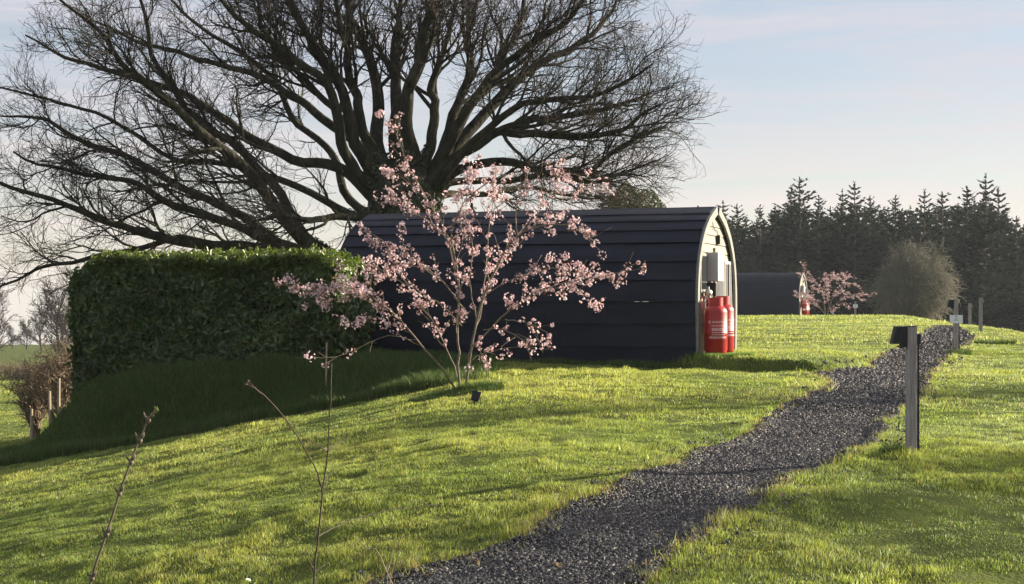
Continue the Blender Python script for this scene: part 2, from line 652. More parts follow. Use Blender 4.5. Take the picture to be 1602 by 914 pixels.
GREEN_A = np.array((.205, .260, .058))
GREEN_B = np.array((.345, .360, .100))
GREEN_C = np.array((.082, .135, .032))
STRAW = np.array((.26, .21, .085))
DEW = np.array((.33, .37, .22))
parts = []
gc = []
for (n, a, b, two, h0, w0) in ((760000, 6.5, 15, True, .027, .0045), (800000, 15, 32, True, .029, .0075), (330000, 32, 60, False, .035, .02), (200000, 60, 99, False, .055, .05)):
    x, y = scatter_tri(n, a, b, .41, .8)
    k = keep_lawn(x, y)
    x, y = x[k], y[k]
    n = len(x)
    pn = vn(x / 1.6, y / 2.2, 11) + .6 * vn(x / .5, y / .45, 12)
    fn = vn(x / .22, y / .2, 13)
    t = np.clip(.5 + pn * 1.1, 0, 1)[:, None]
    c = GREEN_C * (1 - t) + GREEN_B * t
    c = c * .6 + GREEN_A * .4
    st = rng.random(n) < .07 + .05 * (pn > .2)
    c[st] = STRAW
    right = sstep(-.5, 3.5, x - (y - 8) * .16)
    dw = rng.random(n) < (.06 + .20 * right * (vn(x / .9, y / .9, 14) > -.05))
    c[dw] = DEW
    c = c * rng.uniform(.48, 1.55, (n, 1))
    h = h0 * rng.uniform(.5, 1.35, n) * (1 + .7 * np.clip(pn, -.5, .8)) * (1 + 1.2 * fn)
    s = path_sd(x, y)
    dbank = (x - 2.9) * .538 + (y - 23.75) * .843
    lipg = np.exp(-((dbank - .12) / .16) ** 2) * (x > 2.6) * (x < 5.2) * (y < 25) * (y > 21)
    h = h * (1 + .9 * lipg)
    c = np.where(((s < .07) & (rng.random(n) < .45))[:, None], np.array((.24, .19, .10)) * rng.uniform(.6, 1.3, (n, 1)), c)
    cl = vn(x / .11, y / .10, 18)
    h = h * (1 + .9 * cl)
    c = c * (1 + .5 * cl[:, None])
    edge = (s < .16) & (s > -.2)
    h = np.where(edge, h * rng.uniform(1.0, 1.9, n), h)
    # longer growth where a mower cannot reach
    for (px, py) in POST_AT[:3]:
        dd = np.hypot(x - px, y - py)
        h = h * (1 + .8 * np.exp(-(dd / .2) ** 2))
    w = w0 * rng.uniform(.6, 1.4, n)
    V, fl, cc = blades(x, y, h, w, c, .8, two)
    parts.append((V, fl)); gc.append(cc)
gv, gf = join_np(parts)
tag(mesh_np('lawn_grass', gv, gf, M_blade, cols=np.vstack(gc)),
    'short dewy mown grass covering the sloping lawn on both sides of the path', 'grass', kind='stuff')
print('grass verts', len(gv))

# rough long grass on the bank, round the cherry, posts and pod base
def rough(n, xs, ys, h, w, keepf=None, lean=.8, dark=1.0):
    k = keepf(xs, ys) if keepf is not None else np.ones(len(xs), bool)
    xs, ys = xs[k], ys[k]
    n = len(xs)
    c = np.where(rng.random((n, 1)) < .5, np.array((.060, .105, .026)), np.array((.085, .135, .030)))
    s = rng.random(n) < .06
    c[s] = (.17, .15, .07)
    c = c * rng.uniform(.7, 1.35, (n, 1)) * dark
    hh = h * rng.uniform(.45, 1.3, n) * (1 + .9 * vn(xs / .5, ys / .5, 15))
    return blades(xs, ys, hh, np.full(n, w) * rng.uniform(.6, 1.4, n), c, lean, True, droop=.08)


rp_, rc_ = [], []
n = 260000
x = rng.uniform(-10.5, 1.4, n)
yt = 22.0 - .2 * np.clip(x + 1, -9, 0)
y = yt + rng.uniform(-.35, 3.6, n)
def kb(xs, ys):
    lx, ly = pod_local(xs, ys)
    fade = sstep(-.1, -2.2, xs)
    return ~((lx < .02) & (lx > -POD_L) & (np.abs(ly) < POD_W / 2)) & (rng.random(len(xs)) < fade)
V, fl, c = rough(n, x, y, .17, .010, kb)
rp_.append((V, fl)); rc_.append(c)
def blob(n, cx, cy, rx, ry, h, w=.007, kf=None):
    a = rng.uniform(0, 6.28, n); r = np.sqrt(rng.random(n))
    V, fl, c = rough(n, cx + np.cos(a) * r * rx, cy + np.sin(a) * r * ry, h, w, kf)
    rp_.append((V, fl)); rc_.append(c)
blob(5200, CH1[0] - .05, CH1[1] - .15, .62, .45, .075)
blob(1400, CH1[0] + .25, CH1[1] - .2, .3, .2, .12)
V, fl, c = rough(2600, rng.uniform(2.85, 3.75, 2600), rng.uniform(23.82, 24.05, 2600), .085, .006, dark=2.2)
rp_.append((V, fl)); rc_.append(c)
blob(420, POST_AT[0][0] - .12, POST_AT[0][1] + .04, .12, .10, .09)
blob(500, POST_AT[1][0] + .05, POST_AT[1][1] - .05, .22, .2, .12)
hx, hy = hit(1557, 540)
blob(1500, hx, hy, .45, .3, .10, .012)
hx, hy = hitc(1291, 489.5, 84)
blob(800, hx, hy, .6, .4, .12, .02)
# along the foot of the pod side
q = rng.uniform(-6.2, 0, 9000)
off = -POD_W / 2 - rng.uniform(0, .35, 9000)
xs = POD_C[0] + q * math.cos(POD_A) - off * math.sin(POD_A)
ys = POD_C[1] + q * math.sin(POD_A) + off * math.cos(POD_A)
V, fl, c = rough(9000, xs, ys, .10, .008)
rp_.append((V, fl)); rc_.append(c)
rv, rf = join_np(rp_)
tag(mesh_np('rough_grass', rv, rf, M_rblade, cols=np.vstack(rc_)),
    'long unmown dark grass on the bank below the hedge and in tufts round stems and posts', 'grass', kind='stuff')

# ------------------------------------------------------------------ camping pods
PZ = [0, .31, .95, 1.26, 1.55, 1.77, 1.98, 2.19, 2.37, 2.50, 2.58]
PW = [.955, .975, 1.0, .99, .95, .885, .78, .63, .42, .21, .05]
HALF = POD_W / 2


def prof(z):
    return float(np.interp(z, PZ, PW)) * HALF


SEAM = [-.25, .31, .68, 1.03, 1.37, 1.67, 1.96, 2.17, 2.33, 2.46, 2.585]


def arch_pts(inset=0.0, z0=-.05, z1=2.58, n=26):
    zs = np.linspace(z0, z1, n)
    pts = []
    for z in zs:
        pts.append((prof(max(z, 0)), z))
    # offset inward along normals
    P = np.array(pts)
    if inset:
        T = np.gradient(P, axis=0)
        T /= np.linalg.norm(T, axis=1)[:, None]
        Nn = np.stack([-T[:, 1], T[:, 0]], 1)
        P = P + Nn * inset
        P[:, 0] = np.maximum(P[:, 0], 0.0)
        P[0, 1] = z0
    return P


def make_pod(loc, label, rz):
    r = empty('camping_pod', loc, label, 'pod', 'arched camping pods on the lawn', rz)
    L_ = POD_L
    b = MB()
    for s in (-1, 1):
        for i in range(len(SEAM) - 1):
            za, zb = SEAM[i], SEAM[i + 1]
            zs = np.linspace(za, zb, 4)
            lip = .040
            outer, inner = [], []
            for j, z in enumerate(zs):
                w = prof(max(z, 0))
                t = j / 3
                o = lip * (1 - t) + .003
                outer.append((w + o, z))
                inner.append((max(w - .03, .0), z))
            # lower lip tucks under
            pts = outer + inner[::-1]
            # direction adjust near the ridge: offset mostly upward
            if za > 1.9:
                pts = [(w - .012, z + .016) if k < 4 else (w, z) for k, (w, z) in enumerate(pts)]
            n = len(pts)
            # each course is laid from overlapping sheets, none quite flush
            rp = random.Random(i * 7 + s)
            xa = -L_
            first = True
            while xa < -1e-6:
                ln = rp.uniform(.5, 1.0) if first else 1.05
                first = False
                xb = min(xa + ln, 0)
                if -xb < .3: xb = 0
                n = len(pts)
                vs = []
                o1, o2, sag = rp.uniform(0, .005), rp.uniform(0, .005), rp.uniform(-.004, .004)
                for xx, oo in ((xa, o1), ((xa + xb) / 2, (o1 + o2) / 2), (xb - .003, o2)):
                    for (w, z) in pts:
                        vs.append((xx, s * (w + oo), z + (sag if xx == (xa + xb) / 2 else 0) + oo * .6))
                fs = []
                for k in range(2):
                    for a in range(n):
                        a2 = (a + 1) % n
                        q = (k * n + a, k * n + a2, (k + 1) * n + a2, (k + 1) * n + a)
                        fs.append(q if s < 0 else q[::-1])
                fs.append(tuple(range(n)))
                fs.append(tuple(2 * n + a for a in range(n))[::-1])
                b.add(vs, fs)
                xa = xb
    b.build('side_cladding', M_pod, r)
    # ridge cap
    b = MB()
    for s in (-1, 1):
        b.hexa([(-L_ - .02, 0 * s, 2.575), (.0, 0, 2.575), (.0, s * .20, 2.50), (-L_ - .02, s * .20, 2.50),
                (-L_ - .02, 0, 2.605), (.0, 0, 2.605), (.0, s * .205, 2.525), (-L_ - .02, s * .205, 2.525)])
    b.build('ridge_cap', M_pod, r)
    # end walls
    def wall(x0, x1, nm, mat, boards=True):
        P = arch_pts(.06)
        bb = MB()
        edges = list(np.arange(-.05, 2.50, .145)) + [2.52]
        for i in range(len(edges) - 1):
            za, zb = edges[i], edges[i + 1] - .012
            wa = float(np.interp(za, P[:, 1], P[:, 0])); wb = float(np.interp(zb, P[:, 1], P[:, 0]))
            if wb < .02: wb = .02
            bb.hexa([(x0, -wa, za), (x1, -wa, za), (x1, wa, za), (x0, wa, za), (x0, -wb, zb), (x1 - .008, -wb, zb), (x1 - .008, wb, zb), (x0, wb, zb)])
        # backing
        n = len(P)
        vs = [(x0 - .01 * (1 if x1 > x0 else -1), w, z) for w, z in P] + [(x0 - .01 * (1 if x1 > x0 else -1), -w, z) for w, z in P[::-1]]
        bb.add(vs, [tuple(range(len(vs)))])
        return bb.build(nm, mat, r)
    wall(-.07, -.03, 'front_wall', M_cream)
    wall(-L_ + .02, -L_ - .015, 'back_wall', M_cream)
    # arch trim
    def trim(x0, x1, wd, nm, mt=M_trim):
        A = arch_pts(-.02); B = arch_pts(wd)
        bb = MB()
        n = len(A)
        for s in (-1, 1):
            vs = []
            for k in range(n):
                vs += [(x0, s * A[k, 0], A[k, 1]), (x1, s * A[k, 0], A[k, 1]), (x1, s * B[k, 0], B[k, 1]), (x0, s * B[k, 0], B[k, 1])]
            fs = []
            for k in range(n - 1):
                for a in range(4):
                    a2 = (a + 1) % 4
                    fs.append((k * 4 + a, k * 4 + a2, k * 4 + 4 + a2, k * 4 + 4 + a))
            bb.add(vs, fs)
        return bb.build(nm, mt, r)
    trim(.002, .045, .11, 'arch_trim')
    trim(-L_ - .045, -L_ - .004, .11, 'back_trim', M_pod)
    # floor skirt (dark) at the front foot
    MB().box(-.10, -.072, -HALF * .93, HALF * .93, -.3, .12).build('foot_board', M_black, r)
    a0 = -HALF  # local y of the near side corner
    # window beside the cabinet
    w = MB().box(-.028, -.005, a0 + .42, a0 + .86, 1.18, 1.80).build('window', M_trim, r)
    MB().box(-.003, .004, a0 + .46, a0 + .82, 1.23, 1.76).build('pane', M_glass, w)
    MB().box(-.028, -.014, a0 + .50, a0 + .84, .90, 1.12).build('notice', M_pink, r)
    # door with tall glazing to the right
    d = MB().box(-.028, .006, a0 + 1.42, a0 + 2.12, .02, 1.92).build('door', M_cream, r)
    MB().box(.007, .016, a0 + 1.52, a0 + 2.02, 1.0, 1.8).build('pane', M_glass, d)
    MB().box(.007, .05, a0 + 1.47, a0 + 1.49, .95, 1.10).build('handle', M_metal, d)
    w = MB()
    w.hexa([(-.028, a0 + 2.18, .92), (.01, a0 + 2.18, .92), (.01, a0 + 2.74, .92), (-.028, a0 + 2.74, .92),
            (-.028, a0 + 2.18, 1.72), (.01, a0 + 2.18, 1.72), (.01, a0 + 2.62, 1.72), (-.028, a0 + 2.62, 1.72)])
    w = w.build('window', M_white, r)
    g = MB()
    g.hexa([(.011, a0 + 2.22, .97), (.016, a0 + 2.22, .97), (.016, a0 + 2.69, .97), (.011, a0 + 2.69, .97),
            (.011, a0 + 2.22, 1.67), (.016, a0 + 2.22, 1.67), (.016, a0 + 2.58, 1.67), (.011, a0 + 2.58, 1.67)])
    g.build('pane', M_glass, w)
    MB().box(.017, .03, a0 + 2.42, a0 + 2.45, .95, 1.68).build('glazing_bar', M_white, w)
    # white heater cabinet
    c = MB().box(-.026, .165, a0 + .90, a0 + 1.34, 1.36, 1.83).build('heater_cabinet', M_white, r, bevel=.012)
    MB().box(.166, .175, a0 + 1.10, a0 + 1.16, 1.66, 1.69).build('latch', M_metal, c)
    MB().box(-.026, .13, a0 + .90, a0 + 1.20, .55, 1.34).build('dark_box', M_black, r, bevel=.01)  # plain dark box below the cabinet
    v_ = MB().box(-.026, .03, a0 + 1.66, a0 + 1.80, 1.99, 2.14).build('vent', M_trim, r)
    MB().box(-.02, .032, a0 + 1.645, a0 + 1.658, 2.0, 2.13).build('slot', M_black, v_)
    cb = MB()
    cb.tube(resample([(-.02, a0 + 1.32, 2.44), (-.015, a0 + 1.33, 2.30), (-.015, a0 + 1.42, 2.24), (-.015, a0 + 1.66, 2.20), (-.015, a0 + 1.72, 2.14)], 14), .007, 5)
    cb.build('cable', M_black, r)
    # gas regulator and pipes
    g = MB()
    g.tube([(.01, a0 + .62, .30), (.01, a0 + .62, 1.12)], .011, 6)
    g.tube([(.03, a0 + .50, .55), (.03, a0 + .50, 1.05), (.06, a0 + .55, 1.12)], .010, 6)
    g.lathe([(.0, 1.13), (.05, 1.13), (.062, 1.17), (.05, 1.21), (.02, 1.22), (.02, 1.27), (.0, 1.27)], (.07, a0 + .60), 14)
    g.box(.03, .09, a0 + .66, a0 + .78, 1.06, 1.20)
    g.tube([(-.02, a0 + .70, 1.02), (.06, a0 + .70, 1.02), (.07, a0 + .61, 1.15)], .013, 6)
    g.build('gas_regulator', M_metal, r)
    h = MB()
    h.tube(resample([(.07, a0 + .62, 1.20), (.16, a0 + .50, 1.10), (.23, a0 + .36, .98), (.24, a0 + .33, .90)], 10), .013, 6)
    h.build('gas_hose', M_cream, r)
    return r


pod1_z = EYE - 1.0
pod = make_pod((POD_C[0], POD_C[1], pod1_z), 'large near black arched pod with cream boarded end, behind the big blossom tree', POD_A)


def copy_tree(o, parent=None):
    c = o.copy()
    COL.objects.link(c)
    c.parent = parent
    for ch in o.children:
        copy_tree(ch, c)
    return c


pod2 = copy_tree(pod)
f2 = at(1256, 492, 92)
pod2.location = (f2.x, f2.y, EYE - .75)
pod2['label'] = 'small distant black arched pod in front of the conifers, beside the far blossom tree'

# ------------------------------------------------------------------ gas cylinders
def text_mesh(txt, size):
    cu = D.curves.new('t', 'FONT')
    cu.body = txt
    cu.size = size
    cu.align_x = 'CENTER'
    cu.extrude = 0
    ob = D.objects.new('t', cu)
    COL.objects.link(ob)
    dg = bpy.context.evaluated_depsgraph_get()
    me = D.meshes.new_from_object(ob.evaluated_get(dg))
    V = [v.co.copy() for v in me.vertices]
    Fs = [tuple(p.vertices) for p in me.polygons]
    D.objects.remove(ob)
    D.meshes.remove(me)
    D.curves.remove(cu)
    return V, Fs


def make_cyl(loc, label, rz):
    r = empty('gas_cylinder', loc, label, 'gas cylinder', 'red gas cylinders at the pod ends', rz)
    R0 = .185
    b = MB()
    pr = [(.16, .0), (.175, .01), (.175, .06), (R0, .075), (R0, .33), (R0 + .003, .335), (R0 + .003, .345), (R0, .35), (R0, .66)]
    for k in range(1, 9):
        a = k / 8 * math.pi / 2
        pr.append((R0 * math.cos(a) * .62 + R0 * .38 if k < 8 else .07, .66 + .115 * math.sin(a)))
    b.lathe(pr, n=40)
    b.build('body', M_red, r, smooth=True)
    b = MB()
    pts = []
    n = 34
    for k in range(n + 1):
        a = R_(-250) + k / n * R_(320)
        pts.append((math.cos(a), math.sin(a)))
    vs = []
    for c, s in pts:
        for rr, z in ((.118, .755), (.118, .90), (.110, .90), (.110, .755)):
            vs.append((rr * c, rr * s, z))
    fs = []
    for k in range(n):
        for a in range(4):
            a2 = (a + 1) % 4
            fs.append((k * 4 + a, k * 4 + a2, k * 4 + 4 + a2, k * 4 + 4 + a))
    fs += [(0, 1, 2, 3), tuple(n * 4 + a for a in (3, 2, 1, 0))]
    b.add(vs, fs)
    b.build('collar', M_red, r)
    b = MB().lathe([(.02, .77), (.02, .83), (.035, .84), (.035, .86), (.0, .86)], n=12)
    b.box(-.06, .0, -.012, .012, .80, .825)
    b.build('valve', M_metal, r)
    b = MB()
    def wrap(V, Fs, dx, z):
        out = []
        for p in V:
            a = (p[0] + dx) / R0 - math.pi / 2
            out.append(((R0 + .0025) * math.cos(a), (R0 + .0025) * math.sin(a), z + p[1]))
        b.add(out, Fs)
    wrap(*text_mesh('AVANTIGAS', .044), .02, .50)
    wrap(*text_mesh('LPG PROPANE', .034), .0, .445)
    def bar(x0, x1, z0, z1):
        n = 8
        V = [(x0 + (x1 - x0) * k / n, zz) for k in range(n + 1) for zz in (z0, z1)]
        Fq = [(2 * k, 2 * k + 2, 2 * k + 3, 2 * k + 1) for k in range(n)]
        wrap(V, Fq, 0, 0)
    # small print: rows of short dashes
    rr = random.Random(4)
    for zz, wd in ((.412, .10), (.396, .11), (.380, .10), (.345, .10), (.312, .11), (.278, .15), (.262, .14)):
        x = -wd
        while x < wd:
            l = rr.uniform(.01, .03)
            bar(x, min(x + l, wd), zz, zz + .008)
            x += l + .006
    # ring logo
    n = 14
    V = []
    for k in range(n):
        a = 2 * math.pi * k / n
        V += [(-.145 + .020 * math.cos(a), .515 + .020 * math.sin(a)), (-.145 + .012 * math.cos(a), .515 + .014 * math.sin(a))]
    wrap(V, [(2 * k, (2 * k + 2) % (2 * n), (2 * k + 3) % (2 * n), 2 * k + 1) for k in range(n)], 0, 0)
    b.build('lettering', M_letter, r)
    return r


def on_pod(a, p, c=POD_C):
    lx, ly = p, -HALF + a
    return (c[0] + lx * math.cos(POD_A) - ly * math.sin(POD_A), c[1] + lx * math.sin(POD_A) + ly * math.cos(POD_A))


c1 = on_pod(.27, .26)
cyl = make_cyl((c1[0], c1[1], EYE - (553 - 475) / F * c1[1] - .02), 'red gas cylinder with white lettering, nearer one of the pair at the near pod', R_(7))
c2 = on_pod(.78, .26)
k = copy_tree(cyl); k.location = (c2[0], c2[1], EYE - (549 - 475) / F * c2[1] - .02); k.rotation_euler.z = R_(38)
k['label'] = 'red gas cylinder half hidden behind the nearer one at the near pod'
for i, a in enumerate((.3, .85)):
    p = on_pod(a, .30, (pod2.location.x, pod2.location.y))
    k = copy_tree(cyl); k.location = (p[0], p[1], pod2.location.z + .05)
    k['label'] = ['tiny distant red gas cylinder at the far pod, left one of that pair', 'tiny distant red gas cylinder at the far pod, right one of that pair'][i]

# ------------------------------------------------------------------ light posts
def make_post(pos, h, label, w=.07, hood=True, sign=None, cond=True, capbox=False):
    x, y = pos
    z = zg1(x, y)
    r = empty('post_light', (x, y, z - .02), label, 'post light', 'wooden light posts along the path')
    b = MB()
    lean = .006
    b.hexa([(-w / 2, -.035, -.25), (w / 2, -.035, -.25), (w / 2, .035, -.25), (-w / 2, .035, -.25),
            (-w / 2 + lean, -.035, h), (w / 2 + lean, -.035, h), (w / 2 + lean, .035, h), (-w / 2 + lean, .035, h)])
    b.build('post', M_post, r, bevel=.004)
    if hood:
        b = MB()
        x1_, x0t, x0b = -w / 2 + .0, -w / 2 - .085, -w / 2 - .115
        x1_ -= .001
        b.hexa([(x0b, -.034, h - .135), (x1_, -.034, h - .135), (x1_, .066, h - .135), (x0b, .066, h - .135),
                (x0t, -.034, h + .004), (x1_ + .004, -.034, h + .004), (x1_ + .004, .056, h + .004), (x0t, .056, h + .004)])
        b.box(x1_ + .006, w / 2 + .010, -.038, .05, h + .001, h + .007)
        q = b.build('lamp_hood', M_black, r, bevel=.005)
        MB().box(x1_ - .045, x1_ - .001, -.03, .03, h - .165, h - .137).build('lamp_arm', M_black, q)
    b = MB().box(w / 2 + .006, w / 2 + .036, -.028, .028, h - .135, h - .055).build('junction_box', M_black if hood else M_post, r, bevel=.004)
    MB().box(w / 2 + .036, w / 2 + .0415, -.030, .030, h - .13, h - .045).build('box_lid', M_white if hood else M_post, b)
    if cond:
        b = MB()
        b.box(w / 2 + .004, w / 2 + .026, -.018, .018, 0, h - .137)
        b.build('conduit', M_black, r)
    if sign:
        sw, sh, sz = sign
        s = MB().box(-sw / 2, sw / 2, -.048, -.038, sz - sh / 2, sz + sh / 2).build('sign_plate', M_sign, r, bevel=.002)
        b = MB()
        b.lathe([(.0, sz + sh * .34), (.009, sz + sh * .34), (.009, sz + sh * .36), (0, sz + sh * .36)], (0, -.051), 10)
        b.box(-.012, .012, -.0505, -.0485, sz + sh * .25, sz + sh * .42)
        b.box(-.035, .03, -.0505, -.0485, sz + sh * .02, sz + sh * .06)
        b.box(-.05, .045, -.0505, -.0485, sz - sh * .13, sz - sh * .09)
        b.build('sign_marks', M_black, s)
    return r


def hp(pos, vb, vt):
    return (vb - vt) / F * pos[1]


P_ = POST_AT
make_post(P_[0], hp(P_[0], 717, 512), 'tall weathered wooden post with black lamp hood, nearest one beside the gravel path', .075)
make_post(P_[1], hp(P_[1], 555, 468), 'wooden light post carrying a white sign plate, second along the path', .08, sign=(.235, .15, (555 - 498) / F * P_[1][1]))
make_post(P_[2], hp(P_[2], 515.5, 462), 'plain grey wooden post on the lawn, rightmost in the photo', .09, hood=False, cond=False)
make_post(P_[3], hp(P_[3], 505.5, 468), 'short pale wooden post standing just right of the white sign post', .10, hood=False, cond=False)
make_post(P_[4], hp(P_[4], 489.5, 465), 'small distant post with a square white plate left of the pale round bush', .10, hood=True, cond=False, sign=(.25, .2, .6))

# small black spot light staked at the foot of the cherry
lx, ly = hit(741, 632)
r = empty('garden_spotlight', (lx, ly, zg1(lx, ly)), 'small black spotlight leaning in the grass at the big cherry tree foot', 'spotlight')
b = MB()
M3 = Matrix.Rotation(R_(14), 4, 'Y') @ Matrix.Rotation(R_(-12), 4, 'X')
def xf(b_, M_):
    b_.v = [tuple(M_ @ Vector(p)) for p in b_.v]
    return b_
xf(MB().hexa([(-.045, -.03, .04), (.045, -.03, .04), (.045, .03, .04), (-.045, .03, .04), (-.055, -.04, .155), (.055, -.04, .155), (.055, .045, .165), (-.055, .045, .165)]), M3).build('housing', M_black, r, bevel=.006)
xf(MB().tube([(0, 0, -.05), (0, 0, .05)], .010, 6), M3).build('stake', M_black, r)
lx, ly = hitc(1304, 489, 84)
r = empty('garden_marker', (lx, ly, zg1(lx, ly)), 'tiny white marker leaning in the grass right of the far blossom tree', 'marker')
xf(MB().hexa([(-.07, -.02, 0), (.07, -.02, 0), (.07, .02, 0), (-.07, .02, 0), (-.04, -.02, .28), (.04, -.02, .28), (.04, .02, .28), (-.04, .02, .28)]), Matrix.Rotation(R_(-18), 4, 'Y')).build('plate', M_white, r, bevel=.01)

# ------------------------------------------------------------------ laurel hedge
def leafset(C, Nn, size, cols, g, elong=2.4, fold=.25, upb=0.0):
    """C (n,3) centres, Nn (n,3) face normals; leaf = 6 verts folded along the midrib"""
    n = len(C)
    Nn = norm(Nn)
    a = g.normal(size=(n, 3))
    a[:, 2] += upb
    a = norm(a - (a * Nn).sum(1, keepdims=True) * Nn)
    b = np.cross(Nn, a)
    l = size[:, None] * .5
    w = l / elong * 1.15
    tipv = C + a * l - Nn * l * .2
    basev = C - a * l
    m1 = C + b * w + Nn * w * fold + a * l * .15
    m2 = C - b * w + Nn * w * fold + a * l * .15
    c0 = C - a * l * .45
    c1 = C + a * l * .55
    V = np.stack([basev, c0 + b * w * .8 + Nn * w * fold * .7, c1 + b * w * .7 + Nn * w * fold * .6, tipv, c1 - b * w * .7 + Nn * w * fold * .6, c0 - b * w * .8 + Nn * w * fold * .7], 1)
    o = (np.arange(n) * 6)[:, None]
    q1 = np.array([[0, 1, 2, 3]]) + o
    q2 = np.array([[0, 3, 4, 5]]) + o
    return V.reshape(-1, 3), [q1, q2], np.repeat(cols, 6, 0)


g = np.random.default_rng(21)
HA = np.array((-7.15, 25.35)); HB = np.array((-2.85, 23.92))
hd = (HB - HA) / np.linalg.norm(HB - HA); hn = np.array((-hd[1], hd[0]))  # away from camera
HL = np.linalg.norm(HB - HA); HD = 1.5
ztop = EYE + .64; zbot = EYE - 1.55
mid = (HA + HB) / 2
hr = empty('laurel_hedge', (mid[0], mid[1], EYE - 1.1), 'dense clipped dark green laurel hedge left of the near pod, sunlit along its top', 'hedge')
def hworld(s, d, z):
    z = z - (.16 * np.exp(-(s / .22) ** 2) + .08 * np.exp(-((s - HL) / .2) ** 2)) * sstep(ztop - .9, ztop, z)
    p = HA[None] + hd[None] * s[:, None] + hn[None] * d[:, None]
    return np.stack([p[:, 0] - mid[0], p[:, 1] - mid[1], z - (EYE - 1.1)], -1)
def hb(s, z):  # outline bulge of front face
    return .30 * vn(s / .9, z / .7, 31) + .16 * vn(s / .3, z / .3, 32) + .12 * sstep(.5, -1, z - EYE)
sets = []
nf = 60000
s = g.uniform(-.1, HL + .05, nf); z = zbot + (ztop - zbot) * g.random(nf) ** .9
d = -hb(s, z) + np.abs(g.normal(0, .15, nf)) - .05 * (g.random(nf) < .1)
C = hworld(s, d, z)
nv = np.tile(np.array([-hn[0], -hn[1], .25]), (nf, 1)) + g.normal(0, .75, (nf, 3))
sets.append((C, nv, z))
nt_ = 15000
s = g.uniform(-.1, HL + .05, nt_); d = g.uniform(-.05, HD, nt_)
z = ztop + .16 * vn(s / .7, d / .6, 33) + .10 * vn(s / .25, d / .25, 34) + g.normal(0, .05, nt_)
C = hworld(s, d, z)
nv = np.tile(np.array([0, -.2, 1.0]), (nt_, 1)) + g.normal(0, .6, (nt_, 3))
sets.append((C, nv, z))
for side in (0, 1):
    ne = 9000
    d = g.uniform(-.05, HD, ne); z = zbot + (ztop - zbot) * g.random(ne)
    s = (-.05 - .2 * vn(d / .6, z / .6, 35) + g.normal(0, .06, ne) - .0 * z) if side == 0 else (HL + .02 + .25 * vn(d / .5, z / .5, 36) + g.normal(0, .07, ne))
    C = hworld(s, d, z)
    nv = np.tile(np.array([hd[0], hd[1], .2]) * (1 if side else -1), (ne, 1)) + g.normal(0, .45, (ne, 3))
    sets.append((C, nv, z))
C = np.vstack([q[0] for q in sets]); nv = np.vstack([q[1] for q in sets]); z = np.concatenate([q[2] for q in sets])
n = len(C)
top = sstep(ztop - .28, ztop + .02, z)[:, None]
cc = np.array((.050, .084, .020)) * (1 - top) + np.array((.070, .105, .02)) * top   # yellower, lighter leaves towards the top
cc = cc * g.uniform(.45, 1.8, (n, 1))
brown = g.random(n) < .012
cc[brown] = (.13, .085, .03)
keep = ~((vn(C[:, 0] / .33, C[:, 2] / .28, 39) < -.30) & (g.random(n) < .8) & (top[:, 0] < .3))
C, nv, cc = C[keep], nv[keep], cc[keep]
n = len(C)
V, fl, vc = leafset(C, nv, g.uniform(.055, .135, n), cc, g)
# young shoots on top
shp = []
nsx = 900
s = g.uniform(0, HL, nsx); d = g.uniform(-.05, HD * .8, nsx)
z = ztop + .02 + .10 * vn(s / .7, d / .6, 33)
B0 = hworld(s, d, z)
ends = B0 + np.stack([g.normal(0, .05, nsx), g.normal(0, .05, nsx), g.uniform(.04, .22, nsx)], -1)
shoot_P = np.stack([B0 - np.array([0, 0, .1]), (B0 + ends) / 2 + g.normal(0, .01, (nsx, 3)), ends], 1)
t = g.random((nsx, 7, 1))
C2 = (B0[:, None] * (1 - t) + ends[:, None] * t).reshape(-1, 3) + g.normal(0, .025, (nsx * 7, 3))
nv2 = g.normal(0, .6, (nsx * 7, 3)) + np.array([0.2, -.5, .2])
cc2 = np.array((.105, .145, .025)) * g.uniform(.7, 1.3, (nsx * 7, 1))
V2, fl2, vc2 = leafset(C2, nv2, g.uniform(.06, .11, nsx * 7), cc2, g, upb=1.5)
Vh, fh = join_np([(V, fl), (V2, fl2)])
mesh_np('leaves', Vh, fh, M_hleaf, hr, np.vstack([vc, vc2]))
# closed dark core filling the hedge in place of branches, rough faces
ss = np.linspace(.15, HL - .15, 26)
zz = np.linspace(zbot - .1, ztop - .16, 14)
core = []
SS, ZZ = np.meshgrid(ss, zz)
sf, zf = SS.ravel(), ZZ.ravel()
f1 = hworld(sf, .42 + .12 * vn(sf / .4, zf / .4, 37), zf)
f2_ = hworld(sf, HD - .12 + .1 * vn(sf / .4, zf / .4, 38), zf)
idx = np.arange(SS.size).reshape(SS.shape)
q = np.stack([idx[:-1, :-1], idx[:-1, 1:], idx[1:, 1:], idx[1:, :-1]], -1).reshape(-1, 4)
n1 = SS.size
def strip(a): return np.stack([a[:-1], a[1:], a[1:] + n1, a[:-1] + n1], -1)
fcs = np.vstack([q, q[:, ::-1] + n1, strip(idx[-1]), strip(idx[0]), strip(idx[:, 0]), strip(idx[:, -1])])
mesh_np('branches', np.vstack([f1, f2_]), [fcs], M_core, hr)

# a slim grey stake in front of the hedge
for (u, v0, v1, lab) in ((510, 536, 574, 'thin grey stake in the rough grass before the right end of the hedge'),):
    p = at(u, v1, 23.0)
    MBb = MB().tube([(0, 0, -.3), (.01, 0, (v1 - v0) / F * 23.0)], .012, 6)
    o = MBb.build('stake', M_stake); o.location = p
    tag(o, lab, 'stake')

